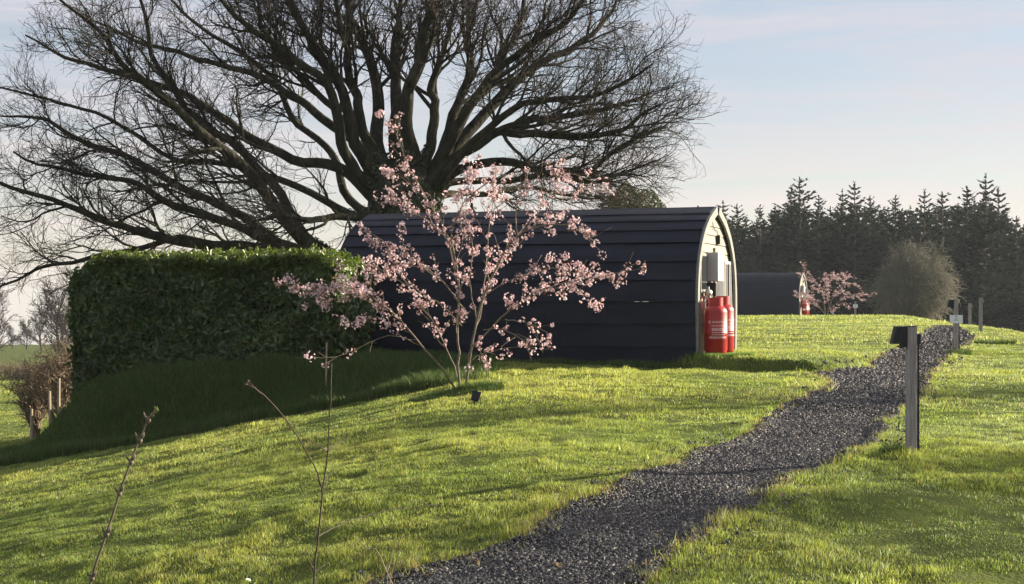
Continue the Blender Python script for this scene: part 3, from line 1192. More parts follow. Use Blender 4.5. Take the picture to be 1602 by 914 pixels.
# ------------------------------------------------------------------ big bare oak
OY = 36.0
LIMBS = [
    [(600, 470), (540, 425), (484, 392), (432, 322), (386, 271), (340, 230), (276, 170), (230, 133), (197, 106), (152, 46), (83, -10)],
    [(560, 440), (500, 400), (427, 378), (367, 354), (312, 331), (257, 317), (220, 285), (156, 276), (90, 262), (20, 240)],
    [(560, 450), (480, 400), (420, 388), (322, 386), (220, 367), (152, 340), (92, 317), (0, 285), (-60, 260)],
    [(600, 360), (542, 331), (482, 303), (413, 271), (340, 255), (276, 248), (197, 202), (106, 161), (0, 138)],
    [(605, 330), (560, 285), (519, 257), (459, 248), (400, 220), (349, 184), (294, 152), (230, 124), (152, 106), (92, 83), (40, 55)],
    [(605, 350), (551, 317), (528, 257), (514, 230), (459, 184), (436, 133), (390, 92), (322, 46), (271, 0), (220, -50)],
    [(600, 310), (551, 262), (533, 207), (514, 138), (459, 92), (390, 41), (349, 0), (290, -70)],
    [(608, 290), (560, 230), (542, 152), (505, 92), (478, 46), (450, 0), (410, -80)],
    [(600, 260), (570, 214), (558, 153), (543, 96), (531, 38), (524, 0), (505, -90)],
    [(612, 280), (589, 230), (593, 161), (581, 96), (554, 38), (543, 0), (530, -110)],
    [(625, 270), (620, 214), (620, 153), (616, 96), (623, 38), (627, 0), (630, -130)],
    [(640, 280), (646, 237), (635, 153), (658, 96), (665, 46), (673, 0), (685, -120)],
    [(655, 280), (673, 230), (681, 172), (673, 134), (696, 77), (708, 23), (715, -80)],
    [(662, 290), (688, 245), (708, 180), (734, 115), (731, 57), (750, 0), (775, -80)],
    [(668, 290), (696, 249), (734, 165), (765, 134), (788, 92), (811, 46), (819, 0), (840, -60)],
    [(670, 290), (704, 245), (750, 184), (803, 130), (849, 99), (903, 69), (945, 31), (970, -15)],
    [(672, 300), (704, 264), (750, 211), (811, 168), (865, 153), (941, 149), (999, 115), (1058, 72)],
    [(670, 300), (692, 264), (765, 211), (834, 207), (903, 214), (972, 203), (1018, 172), (1066, 155)],
    [(672, 320), (711, 268), (788, 253), (849, 268), (903, 268), (941, 253), (979, 226), (1037, 199), (1070, 186)],
    [(672, 330), (704, 283), (788, 283), (865, 276), (933, 283), (999, 260), (1066, 234)],
    [(672, 345), (696, 302), (757, 306), (826, 295), (903, 306), (985, 318)],
    [(600, 345), (560, 338), (490, 342), (440, 337), (395, 348)],
    [(560, 430), (505, 395), (465, 350), (425, 290), (372, 235), (330, 205), (285, 165), (240, 92), (225, 20), (205, -40)],
    [(560, 440), (490, 400), (360, 385), (280, 372), (190, 395), (120, 405), (50, 425), (-20, 455)],
    [(545, 430), (455, 392), (390, 345), (300, 300), (215, 250), (140, 225), (70, 185), (0, 180)],
    [(605, 300), (575, 240), (500, 180), (445, 145), (380, 110), (300, 90), (210, 60), (130, 25)],
    [(680, 270), (720, 190), (775, 110), (850, 60), (900, 20), (930, -40)],
    [(590, 290), (545, 200), (480, 130), (420, 60), (395, -20)],
    [(678, 290), (730, 235), (820, 190), (900, 180), (985, 160), (1045, 130)],
]
g = np.random.default_rng(5)
obase = Vector((at(632, 470, OY).x, OY, zg1(at(632, 470, OY).x, OY)))
oak = empty('bare_oak_tree', obase, 'huge bare spreading oak tree with dense twigs, behind the hedge and near pod', 'tree')
ob = np.array(obase)
tr_pts = [Vector((obase.x, OY, obase.z - .3)), at(630, 480, OY), at(628, 400, OY), at(632, 340, OY), at(634, 300, OY), at(636, 262, OY)]
tp = resample(tr_pts, 16)
V, fl = tubes(tp[None] - ob, np.interp(np.linspace(0, 1, 16), [0, .12, .3, .7, 1], [1.15, .86, .78, .76, .50])[None], 22)
ang = np.arctan2(V[:, 1] - (tp[0] - ob)[1], V[:, 0])
V = V * (1 + 0.0 * ang[:, None])
ph = vn(ang * 3 + 20, V[:, 2] / 1.2, 41)[:, None]
V[:, :2] += (V[:, :2] - 0) * 0 + norm(np.stack([np.cos(ang), np.sin(ang)], -1)) * ph * .22
mesh_np('trunk', V, fl, M_bark, oak, smooth=True)
LP, LR = [], []
NL = 34
for i, pl in enumerate(LIMBS):
    m_ = len(pl)
    off = ((i * 2.399) % 2 - 1) * 5.5 * (0.5 + .5 * g.random())
    pts = []
    for k, (u, v) in enumerate(pl):
        t = k / (m_ - 1)
        pts.append(at(u, v, OY + off * t ** .8))
    P = resample(pts, NL, .045, i)
    for _ in range(1):
        P[1:-1] = .5 * P[1:-1] + .25 * (P[:-2] + P[2:])
    cut = .93 if pts[-1].x > 1.5 and pl[-1][1] > 0 else 1.0
    P = resample([Vector(q) for q in P[:int(NL * cut)]], NL)
    LP.append(P)
    r0 = {0: .17, 1: .12, 2: .14, 22: .14, 23: .09, 21: .10}.get(i, .09 + .055 * g.random())
    if 7 <= i <= 15: r0 = .14 + .06 * g.random()
    tt = np.linspace(0, 1, NL)
    LR.append(r0 * (1 - tt) ** .85 * .9 + .022)
LP = np.array(LP) - ob; LR = np.array(LR)
for i in range(len(LIMBS)):
    V, fl = tubes(LP[i:i + 1], LR[i:i + 1], 9)
    mesh_np('limb', V, fl, M_bark, oak, smooth=True)
ctr = (0, 0, 4.5)
A1, R1 = grow(LP, LR, 12, 9, .3, .93, 3.0, .50, .05, .17, .5, .011, g, .78, outward=(ctr, .03))
A2, R2 = grow(A1, R1, 7, 7, .15, 1.0, 1.45, .58, .035, .25, .55, .007, g, .45, outward=(ctr, .02))
A3, R3 = grow(A2, R2, 5, 5, .15, 1.0, .72, .58, .03, .24, .6, .0042, g, .4)
A4, R4 = grow(A3, R3, 2, 3, .2, 1.0, .36, .7, .03, .25, .6, .0032, g, .3)
vb, fb = join_np([tubes(A1, R1, 5), tubes(A2, R2, 4)])
mesh_np('branches', vb, fb, M_bark, oak)
vt_, ft_ = join_np([tubes(A3, R3, 3), tubes(A4, R4, 3)])
tw = mesh_np('twigs', vt_, ft_, M_twig, oak)
print('oak', len(A1), len(A2), len(A3), len(A4))
# ivy on trunk and limb feet
n = 15000
which = g.integers(0, len(LIMBS), n)
tsel = g.random(n) ** 2.0 * .16
ii = tsel * (NL - 1); i0 = ii.astype(int)
Cc = LP[which, i0] * (1 - (ii - i0))[:, None] + LP[which, np.minimum(i0 + 1, NL - 1)] * (ii - i0)[:, None]
dirs = norm(g.normal(size=(n, 3)))
Cc = Cc + dirs * (LR[which, i0] + .04)[:, None]
n2 = 9000
zz = g.uniform(0, tp[-1, 2] - ob[2] - .4, n2); a = g.uniform(0, 6.28, n2)
tc_ = np.stack([np.interp(zz, tp[:, 2] - ob[2], tp[:, 0] - ob[0]), np.interp(zz, tp[:, 2] - ob[2], tp[:, 1] - ob[1]), zz], -1)
rr = np.interp(zz, tp[:, 2] - ob[2], np.interp(np.linspace(0, 1, 16), [0, .12, .3, .7, 1], [1.15, .86, .78, .76, .50])) + .05 + g.normal(0, .06, n2)
C2 = tc_ + np.stack([np.cos(a) * rr, np.sin(a) * rr, np.zeros(n2)], -1)
d2 = np.stack([np.cos(a), np.sin(a), np.full(n2, .2)], -1) + g.normal(0, .4, (n2, 3))
keep = vn(Cc[:, 0] / .7, Cc[:, 2] / .7, 42) > -.05
Cc, dirs = Cc[keep], dirs[keep]
C_ = np.vstack([Cc, C2]); N_ = np.vstack([dirs, d2])
V, fl, vc = leafset(C_, N_, g.uniform(.05, .10, len(C_)), np.array((.040, .055, .020)) * g.uniform(.5, 1.6, (len(C_), 1)), g, 1.3)
mesh_np('ivy', V, fl, M_ivy, oak, vc)

# ------------------------------------------------------------------ cherry trees
CYY = CH1[1]
CB = np.array((CH1[0], CH1[1], zg1(*CH1)))
def c_at(u, v, dy): return at(u, v, CYY + dy)
# (points, depth at tip, start radius, blossom density)
CS = [
    ([(717, 616), (690, 575), (663, 543), (619, 494), (581, 466), (548, 455), (490, 453), (436, 446)], -.9, .020, 1.0),
    ([(619, 494), (585, 498), (537, 506)], -.6, .008, .9),
    ([(600, 480), (570, 468), (535, 440), (505, 452)], -1.0, .008, .9),
    ([(720, 616), (717, 560), (716, 516), (715, 423), (695, 368), (635, 324), (610, 312)], .3, .024, .9),
    ([(714, 440), (700, 370), (679, 330), (641, 264), (619, 209), (597, 179)], .6, .011, .55),
    ([(679, 330), (655, 300), (625, 275), (600, 268)], .9, .007, .8),
    ([(728, 616), (739, 532), (756, 466), (778, 417), (810, 368), (865, 351), (898, 358), (933, 381)], -.4, .024, .7),
    ([(800, 380), (832, 340), (854, 318), (868, 290), (876, 272)], .5, .010, .9),
    ([(739, 532), (752, 488), (760, 420), (768, 330), (778, 262)], .9, .011, .7),
    ([(739, 543), (783, 499), (816, 472), (854, 450), (903, 439), (958, 431)], -.7, .014, 1.2),
    ([(903, 439), (950, 430), (1004, 420)], -.9, .006, .35),
    ([(756, 516), (785, 515), (812, 528), (838, 554)], -.6, .007, .5),
    ([(790, 500), (825, 505), (858, 522)], -.2, .006, .7),
    ([(880, 442), (905, 452), (915, 468), (941, 478)], -.4, .006, 1.0),
    ([(723, 480), (705, 455), (684, 433), (641, 401), (608, 384), (568, 358)], -.8, .012, .9),
    ([(723, 510), (700, 486), (673, 466), (635, 444), (600, 430), (572, 420)], .8, .012, 1.0),
    ([(715, 423), (706, 368), (715, 340), (735, 296), (742, 270)], -.5, .012, .8),
    ([(810, 368), (808, 330), (822, 295), (850, 280), (900, 272), (955, 300)], .8, .010, .55),
    ([(723, 612), (706, 565), (690, 527), (675, 500), (650, 470)], .7, .012, .5),
    ([(729, 575), (750, 555), (790, 545), (832, 540)], .3, .006, .4),
    ([(760, 460), (795, 440), (830, 428), (870, 420), (905, 430)], .6, .010, 1.1),
    ([(745, 500), (735, 440), (740, 390), (728, 350), (722, 300)], .1, .010, .9),
    ([(690, 440), (660, 420), (625, 412), (600, 425), (575, 440)], .4, .008, 1.0),
    ([(810, 370), (780, 330), (765, 300), (745, 270)], -.3, .007, .8),
    ([(560, 458), (530, 466), (500, 470), (475, 476)], -.9, .006, 1.0),
    ([(663, 543), (610, 525), (560, 545), (520, 560), (483, 558)], -1.1, .005, .12),
    ([(728, 560), (745, 540), (755, 555), (762, 562)], -.2, .006, 1.1),
    ([(850, 300), (880, 310), (905, 300), (925, 290)], .9, .005, .5),
]
def build_cherry(label, group, loc, rz=0.0, first=None):
    g = np.random.default_rng(8)
    r = empty('cherry_tree', loc, label, 'tree', group, rz)
    stems = []
    tubes_l = []
    pos_l, w_l = [], []
    for i, (pl, dy, r0, dens) in enumerate(CS):
        m_ = len(pl)
        # side shoots begin at the depth of the stem they leave
        base_y = 0.0
        if pl[0][1] < 600:
            best = None
            for (P0, _) in stems:
                tgt = np.array(tuple(c_at(pl[0][0], pl[0][1], 0)))
                dd = np.hypot(P0[:, 0] + CB[0] - tgt[0], P0[:, 2] + CB[2] - tgt[2])
                k = dd.argmin()
                if best is None or dd[k] < best[0]:
                    best = (dd[k], P0[k, 1] + CB[1] - CYY)
            base_y = best[1]
        pts = [c_at(u, v, base_y + (dy - base_y) * (k / (m_ - 1)) ** .9) for k, (u, v) in enumerate(pl)]
        P = resample(pts, 16, .006, i) - CB
        tt = np.linspace(0, 1, 16)
        Rr = r0 * (1 - .75 * tt) * .72 + .0015
        stems.append((P, Rr))
        ground = pl[0][1] > 600
        V, fl = tubes(P[None], Rr[None], 7)
        if ground:
            mesh_np('trunk', V, fl, M_cbark, r, smooth=True)
        else:
            tubes_l.append((V, fl))
        lo = .38 if ground else .2
        cnt = max(3, int(dens * np.linalg.norm(np.diff(P, axis=0), axis=1).sum() * 9.5))
        ts = g.uniform(lo, 1.0, cnt)
        x = ts * 15; i0 = np.minimum(x.astype(int), 14)
        pp = P[i0] * (1 - (x - i0))[:, None] + P[i0 + 1] * (x - i0)[:, None]
        pos_l.append(pp + g.normal(0, .028, pp.shape))
        pos_l.append(P[-1:] + 0)
    # side twigs with blossom
    for j, (P, Rr) in enumerate(stems):
        L0 = np.linalg.norm(np.diff(P, axis=0), axis=1).sum()
        dens = CS[j][3]
        m_ = max(2, int(L0 * 7.5 * min(1, dens + .3)))
        A, Ra = grow(P[None], Rr[None], m_, 6, .3, .97, .42, .6, .06, .16, .45, .0022, g, .35)
        tubes_l.append(tubes(A, Ra, 4))
        cnt = int(m_ * 3.3 * dens)
        if cnt:
            b_ = g.integers(0, m_, cnt); k_ = g.integers(2, 6, cnt)
            pos_l.append(A[b_, k_] + g.normal(0, .02, (cnt, 3)))
    vb, fb = join_np(tubes_l)
    mesh_np('branches', vb, fb, M_cbark, r)
    C = np.vstack(pos_l)
    # each cluster = several florets
    nfl = g.integers(5, 15, len(C))
    cid = np.repeat(np.arange(len(C)), nfl)
    n = len(cid)
    dirs = norm(g.normal(size=(n, 3)) * np.array([1.2, 1, .8]))
    cs = (.016 + .05 * g.random(len(C)) ** 1.4)[cid]
    fc = C[cid] + dirs * cs[:, None]
    fn = norm(dirs + g.normal(0, .5, (n, 3)))
    up = norm(np.cross(fn, g.normal(size=(n, 3))))
    vv = np.cross(fn, up)
    rad = g.uniform(.013, .021, n)
    Vs = [fc - fn * rad[:, None] * .4]
    k5 = 5
    ringo, ringi = [], []
    for k in range(k5):
        a = 2 * np.pi * k / k5
        a2 = 2 * np.pi * (k + .5) / k5
        o = fc + (up * math.cos(a) + vv * math.sin(a)) * rad[:, None] + fn * rad[:, None] * .25 * g.uniform(.2, 1.6, (n, 1))
        i_ = fc + (up * math.cos(a2) + vv * math.sin(a2)) * rad[:, None] * .62
        Vs += [o, i_]
    V = np.stack(Vs, 1).reshape(-1, 3)
    off = (np.arange(n) * 11)[:, None]
    fl = []
    for k in range(k5):
        prev = 2 + 2 * ((k - 1) % k5)
        fl.append(np.array([[0, prev, 1 + 2 * k, 2 + 2 * k]]) + off)
    fl = [np.vstack(fl)]
    shade = g.uniform(.65, 1.2, (len(C), 1))[cid] * g.uniform(.85, 1.15, (n, 1))
    mixp = g.random((n, 1))
    col = (np.array((.85, .70, .72)) * mixp + np.array((.68, .46, .49)) * (1 - mixp)) * np.clip(shade, .5, 1.15)
    bronze = g.random(n) < .11
    col[bronze] = (.20, .09, .05)
    mesh_np('blossom', V, fl, M_petal, r, np.repeat(np.clip(col, 0, .85), 11, 0))
    print('florets', n)
    return r


GRP = 'pink flowering cherry trees'
cherry = build_cherry('large multi-stemmed cherry tree in pink blossom on the lawn, in front of the near pod', GRP, tuple(CB))
far = copy_tree(cherry)
fx, fy = hitc(1292, 489.5, 85)
far.location = (fx, fy, zg1(fx, fy) - .02)
far.rotation_euler.z = R_(18)
far.scale = (1.12, 1.12, .82)
far['label'] = 'small distant cherry tree in pink blossom on the crest, beside the far pod'

# ------------------------------------------------------------------ conifers
def spruce_mesh(seed, H=12.0, Rb=2.6):
    g = np.random.default_rng(seed)
    zs = []
    z = .35
    while z < H - .25:
        zs.append(z)
        z += (.30 if z > H * .7 else .36) * g.uniform(.8, 1.2)
    br, bR, spc, spn, sps, cols = [], [], [], [], [], []
    phase = g.uniform(0, 6.28, 3)
    for z in zs:
        t = z / H
        nb = int(6 + 6 * (1 - t))
        rr = Rb * (1 - t) ** .68 * (.9 + .12 * math.sin(z * 1.3 + phase[0])) * (1 - .35 * max(0, (t - .7) / .3)) + .10
        for k in range(nb):
            a = g.uniform(0, 2 * math.pi)
            L_ = rr * g.uniform(.45, 1.3) * (1 + .14 * math.sin(2 * a + phase[1]) + .1 * math.sin(3 * a + z))
            if g.random() < .07: L_ *= .4
            d = np.array((math.cos(a), math.sin(a), 0))
            ris = .55 * t + .08 + g.normal(0, .12)
            n = 5
            tt = np.linspace(0, 1, n)
            P = np.array([0, 0, z])[None] + d[None] * (L_ * tt)[:, None]
            P[:, 2] += L_ * (ris * tt - .38 * (1 - t) * tt ** 1.6) + .10 * L_ * tt ** 4
            br.append(P); bR.append(np.linspace(.028 * (1 - t) + .010, .004, n))
            ns_ = max(6, int(L_ * 24))
            ts = g.uniform(.12, 1.03, ns_)
            c = np.stack([np.interp(ts, tt, P[:, j]) for j in range(3)], -1)
            side = np.array((-d[1], d[0], 0))
            sw = (g.uniform(-1, 1, (ns_, 1))) * .42 * (L_ * .5 + .1) * (1.05 - ts[:, None])
            c = c + side * sw + np.array([0, 0, -1]) * g.uniform(0, .14, (ns_, 1)) * (1 - t)
            spc.append(c)
            dirn = d[None] * 1.0 + side[None] * np.sign(sw) * .8 + np.array([0, 0, -.25 + .7 * t]) + g.normal(0, .3, (ns_, 3))
            spn.append(norm(dirn))
            sps.append(g.uniform(.16, .36, ns_) * (.55 + .75 * (1 - t)))
            cols.append(np.tile(np.array((.026, .037, .022)) * g.uniform(.5, 1.8), (ns_, 1)) * g.uniform(.8, 1.2, (ns_, 1)))
    C = np.vstack(spc); Dn = np.vstack(spn); S = np.concatenate(sps); cl = np.vstack(cols)
    # leader tuft
    m_ = 40
    lz = H - g.random(m_) * 1.0
    C = np.vstack([C, np.stack([g.normal(0, .03, m_), g.normal(0, .03, m_), lz], -1)])
    Dn = np.vstack([Dn, norm(g.normal(0, .6, (m_, 3)) + np.array([0, 0, .6]))])
    S = np.concatenate([S, np.full(m_, .13)]); cl = np.vstack([cl, np.tile((.035, .045, .02), (m_, 1))])
    w = norm(np.cross(Dn, g.normal(size=Dn.shape)))
    wd = S[:, None] * .32
    V = np.stack([C - Dn * S[:, None] * .3, C + w * wd, C + Dn * S[:, None] * .85, C - w * wd], 1).reshape(-1, 3)
    fl = [np.array([[0, 1, 2, 3]]) + (np.arange(len(C)) * 4)[:, None]]
    vt, ft = join_np([tubes(np.array(br), np.array(bR), 3)])
    trunk = tubes(np.array([[(0, 0, -.6), (0, 0, H * .5), (0, 0, H)]], float), np.array([[.17, .10, .01]]), 8)
    return (V, fl, np.repeat(cl, 4, 0)), join_np([trunk]), (vt, ft)


protos = []
for k in range(4):
    cr, tk, brn = spruce_mesh(60 + k, 12.0, (2.5, 2.9, 2.2, 2.7)[k])
    r = empty('spruce_tree', (0, 0, 0), 'x', 'tree', 'dark spruce trees behind the lawn')
    mesh_np('trunk', tk[0], tk[1], M_strunk, r)
    mesh_np('branches', brn[0], brn[1], M_strunk, r)
    mesh_np('crown', cr[0], cr[1], M_spruce, r, cr[2])
    protos.append((r, cr))
print('spruce sprays', [len(p[1][0]) // 4 for p in protos])
TOPS = [(1020, 330, 175, 'far spruce with only its tip above the pod roof, leftmost of the conifers'),
        (1068, 327, 180, 'far thin spruce tip just above the near pod roof'),
        (1092, 322, 170, 'small spruce tip above the pod roof, left of the pod peak'),
        (1131, 314, 135, 'spruce standing immediately right of the near pod peak'),
        (1153, 319, 140, 'low spruce above the left end of the far pod roof'),
        (1189, 320, 138, 'spruce behind the middle of the far pod'),
        (1212, 322, 142, 'spruce in the dip left of the tall twin spires'),
        (1238, 290, 136, 'left spire of the tall pair above the far pod end'),
        (1251, 277, 133, 'tall pointed spruce rising above the far pod end'),
        (1281, 305, 137, 'rounded spruce directly above the far blossom tree'),
        (1318, 296, 135, 'spruce shoulder left of the bushy peak in the middle of the wood'),
        (1337, 284, 131, 'bushy tall spruce above the gap between far blossom tree and pale bush'),
        (1361, 306, 137, 'spruce right beside the bushy middle peak'),
        (1401, 305, 133, 'spruce with slim tip above the left of the pale bush'),
        (1424, 322, 139, 'low spruce above the middle of the pale bush'),
        (1446, 296, 134, 'spruce above the right side of the pale bush'),
        (1474, 300, 137, 'spruce above the white sign post'),
        (1513, 291, 133, 'tall spruce above the short pale post'),
        (1542, 272, 129, 'tallest ragged spruce above the rightmost post'),
        (1562, 292, 134, 'spruce just right of the tallest ragged one'),
        (1590, 338, 131, 'lower spruce near the right edge of the photo'),
        (1625, 335, 133, 'spruce cut by the right edge of the photo')]
for i, (u, v, Y, lab) in enumerate(TOPS):
    p = at(u, v, Y)
    zb = zg1(p.x, Y) - .3
    if i < 4: r = protos[i][0]
    else: r = copy_tree(protos[(i * 7 + 1) % 4][0])
    H = p.z - zb
    s = H / 12.0
    r.location = (p.x, Y, zb)
    w = s * (1.0 + .25 * ((i * .618) % 1))
    r.scale = (w, w, s)
    r.rotation_euler.z = i * 2.3
    r['label'] = lab
# the wood behind them, too many to tell apart
parts, cols = [], []
g = np.random.default_rng(77)
k = 0
def wood_tree(x, y, H, cr):
    z = zg1(x, y) - .3
    V, fl, vc = cr
    s = H / 12
    a = g.uniform(0, 6.28)
    c, s_ = math.cos(a), math.sin(a)
    W = np.stack([(V[:, 0] * c - V[:, 1] * s_) * s * 1.15 + x, (V[:, 0] * s_ + V[:, 1] * c) * s * 1.15 + y, V[:, 2] * s + z], -1)
    parts.append((W, fl)); cols.append(vc)
for Y in (142, 148, 155, 163):
    u = 1085 + g.uniform(0, 10)
    while u < 1800:
        v = np.interp(u, [1085, 1140, 1180, 1240, 1300, 1340, 1420, 1480, 1540, 1600, 1800], [348, 336, 334, 306, 318, 304, 322, 314, 300, 346, 330]) + g.uniform(0, 14)
        p = at(u, v, Y)
        wood_tree(p.x, Y, p.z - zg1(p.x, Y), protos[k % 4][1])
        k += 1
        u += g.uniform(17, 28)
# low young trees filling the skirt
for q in range(34):
    u = 1120 + q * 20 + g.uniform(-6, 6)
    Y = g.uniform(122, 130)
    p = at(u, g.uniform(395, 430), Y)
    wood_tree(p.x, Y, p.z - zg1(p.x, Y), protos[q % 4][1])
V, fl = join_np(parts)
tag(mesh_np('conifer_wood', V, fl, M_spruce, cols=np.vstack(cols)), 'dark mass of spruce wood filling in behind the front row of conifers', 'wood', kind='stuff')

# evergreen shrubby tree behind the pod roof, right of the oak
bx = at(985, 300, 62); bz = zg1(bx.x, 62)
r = empty('evergreen_tree', (bx.x, 62, bz), 'olive green bushy tree peeking over the near pod roof below the oak twigs', 'tree')
g = np.random.default_rng(9)
n = 16000
uu = g.normal(size=(n, 3)); uu = norm(uu) * (g.random((n, 1)) ** .35)
C = uu * np.array((1.55, 1.4, 1.5)) * (1 + .35 * vn(uu[:, 0] * 3 + 5, uu[:, 2] * 3, 51))[:, None] + np.array((0, 0, 4.05 + .0))
keep = vn(C[:, 0] / .5 + C[:, 1] / .7, C[:, 2] / .5, 52) > -.22
C = C[keep]
V, fl, vc = leafset(C, g.normal(size=C.shape), g.uniform(.07, .14, len(C)), np.array((.07, .085, .03)) * g.uniform(.5, 1.5, (len(C), 1)), g, 2)
mesh_np('crown', V, fl, M_ivy, r, vc)
V, fl = tubes(np.array([[(0, 0, -.3), (.1, 0, 1.5), (0, .1, 3), (.05, 0, 4.8)]], float), np.array([[.16, .12, .08, .02]]), 8)
mesh_np('trunk', V, fl, M_bark, r)

# ------------------------------------------------------------------ pale round bush
def twig_bush(name, loc, label, cat, W, H, mat, seed, stems=70, spread=1.0, droop=-.06, rr=.02, k1=16, k2=5, fine=.006, group=None):
    g = np.random.default_rng(seed)
    r = empty(name, loc, label, cat, group)
    a = g.uniform(0, 6.28, stems)
    tl = g.random(stems) ** .7
    d = np.stack([np.cos(a) * tl * W * .5, np.sin(a) * tl * W * .5, H * (1 - .35 * tl ** 2) * g.uniform(.8, 1.0, stems)], -1)
    n = 9
    tt = np.linspace(0, 1, n)[None, :, None]
    P = d[:, None] * np.concatenate([tt ** .85, tt ** .85, np.sin(tt * 1.75) / math.sin(1.75) * .98], -1)
    P = P + g.normal(0, .03 * H, P.shape) * tt
    P[:, 0] = np.stack([g.normal(0, .12 * W * .3, stems), g.normal(0, .12 * W * .3, stems), np.full(stems, -.1)], -1)
    Rr = np.linspace(rr, rr * .25, n)[None, :] * g.uniform(.7, 1.3, (stems, 1))
    A1, R1 = grow(P, Rr, k1, 7, .15, 1.0, H * .28, .7, droop, .2, .5, fine * 1.3, g, .3)
    A2, R2 = grow(A1, R1, k2, 4, .2, 1.0, H * .12, .7, droop, .25, .6, fine, g, .2)
    V, fl = tubes(P, Rr, 5)
    mesh_np('stems', V, fl, mat, r)
    V, fl = join_np([tubes(A1, R1, 3), tubes(A2, R2, 3)])
    mesh_np('twigs', V, fl, mat, r)
    return r


bY = 112
bp = at(1430, 500, bY)
zb = zg1(bp.x, bY)
twig_bush('pale_bush', (bp.x, bY, zb), 'wide pale olive-brown leafless bush before the dark conifers', 'bush', 5.5, at(1430, 396, bY).z - zb, M_pale, 31, 90, droop=-.10, k1=18, k2=7, fine=.011, rr=.03)

# ------------------------------------------------------------------ left side: thicket, stakes, hedgerow, far trees
tY = 31.0
tp_ = at(78, 660, tY)
for (u, v, w, h, lab, sd) in ((96, 640, 1.35, 1.25, 'tangled brown leafless thicket beside the left end of the laurel hedge', 41),
                              (56, 676, 1.1, 1.35, 'gnarled low brown thorn bush at the left edge of the grass bank', 42)):
    p = at(u, v, tY + (0 if sd == 41 else 1.2))
    p.z = zg1(p.x, p.y)
    top = at(u, 536 if sd == 41 else 572, p.y).z
    twig_bush('thicket', p, lab, 'bush', w * 1.25, max(top - p.z, .8), M_brush, sd, 42, droop=.0, rr=.024, k1=8, k2=4, fine=.0046, group='brown thickets')
for (u, v0, v1, dx, lab) in ((92, 592, 640, 0, 'tall pale wooden fence post inside the brown thicket'),
                             (117, 582, 628, 3, 'leaning pale fence post right of the tall one, near the hedge'),
                             (49, 640, 662, 0, 'short pale fence post low in the thorn bush'),
                             (79, 612, 640, -2, 'thin pale post just left of the tall one in the thicket')):
    p = at(u, v1, tY - 1.6)
    zb = zg1(p.x, p.y) - .2
    t = at(u + dx, v0, tY - 1.6)
    r = MB().tube([(0, 0, 0), (t.x - p.x, .02, t.z - zb)], [.032, .026], 7).build('fence_post', M_stake)
    r.location = (p.x, p.y, zb)
    tag(r, lab, 'fence post', 'old fence posts in the thicket')

# far hedgerow
g = np.random.default_rng(15)
xs = np.arange(-48, -16, .35)
P = []
def hedgerow(name, x0, x1, Y, H, label, mat, seed, dens=26):
    g = np.random.default_rng(seed)
    n = int((x1 - x0) * dens)
    x = g.uniform(x0, x1, n); y = Y + g.normal(0, .35, n)
    z = zg(x, y)
    k = 5
    P = np.empty((n, k, 3)); P[:, 0] = np.stack([x, y, z - .05], -1)
    d = norm(np.stack([g.normal(0, .5, n), g.normal(0, .4, n), np.ones(n)], -1))
    for j in range(1, k):
        d = norm(d + g.normal(0, .3, d.shape) + np.array([0, 0, .1]))
        P[:, j] = P[:, j - 1] + d * (H / (k - 1)) * g.uniform(.8, 1.1, (n, 1))
    Rr = np.tile(np.linspace(.02, .010, k), (n, 1))
    A, Ra = grow(P, Rr, 5, 4, .1, 1, H * .5, .9, .0, .3, .7, .010, g)
    V, fl = join_np([tubes(P, Rr, 3), tubes(A, Ra, 3)])
    return tag(mesh_np(name, V, fl, mat), label, 'hedgerow')
hedgerow('hedgerow', -34, -14, 88, 1.15, 'dark brown clipped field hedgerow crossing the green field on the left', M_brush, 16, 45)


def bare_far(loc, H, seed, label, W=.7, dens=1.0, group='distant bare trees beyond the fields'):
    g = np.random.default_rng(seed)
    r = empty('bare_tree', loc, label, 'tree', group)
    tr = np.array([[(0, 0, -.5), (g.normal(0, .1), 0, H * .25), (g.normal(0, .2), g.normal(0, .2), H * .55), (g.normal(0, .3), 0, H * .9)]])
    tR = np.array([[.03 * H, .022 * H, .013 * H, .004 * H]])
    V, fl = tubes(tr, tR, 6)
    mesh_np('trunk', V, fl, M_far, r)
    A1, R1 = grow(tr, tR, int(20 * dens), 7, .18, 1, H * W * .75, .85, .10, .14, .5, .02, g, .55)
    A2, R2 = grow(A1, R1, 9, 6, .15, 1, H * .24, .6, .05, .2, .5, .018, g, .4)
    A3, R3 = grow(A2, R2, 6, 4, .15, 1, H * .11, .6, .03, .22, .6, .012, g, .3)
    V, fl = join_np([tubes(A1, R1, 4), tubes(A2, R2, 3), tubes(A3, R3, 3)])
    mesh_np('crown', V, fl, M_far, r)
    return r


FT = [(-12, 462, 150, 'bare tree cut by the left edge, on the far field crest'),
      (42, 505, 240, 'small rounded bare tree on the far green crest'),
      (66, 490, 215, 'twiggy bare tree standing between the rounded one and the taller pair'),
      (90, 452, 130, 'taller bare tree rising above the brown thicket'),
      (116, 438, 120, 'tall bare tree close to the laurel hedge left end'),
      (138, 455, 125, 'bare tree partly hidden behind the laurel hedge'),
      (20, 515, 246, 'low bare tree at far left of the green crest'),
      (-60, 430, 120, 'bare tree just outside the left edge')]
for i, (u, v, Y, lab) in enumerate(FT):
    p = at(u, v, Y)
    zb = zg1(p.x, Y)
    bare_far((p.x, Y, zb - .1), p.z - zb, 90 + i, lab, .75, 1.1)

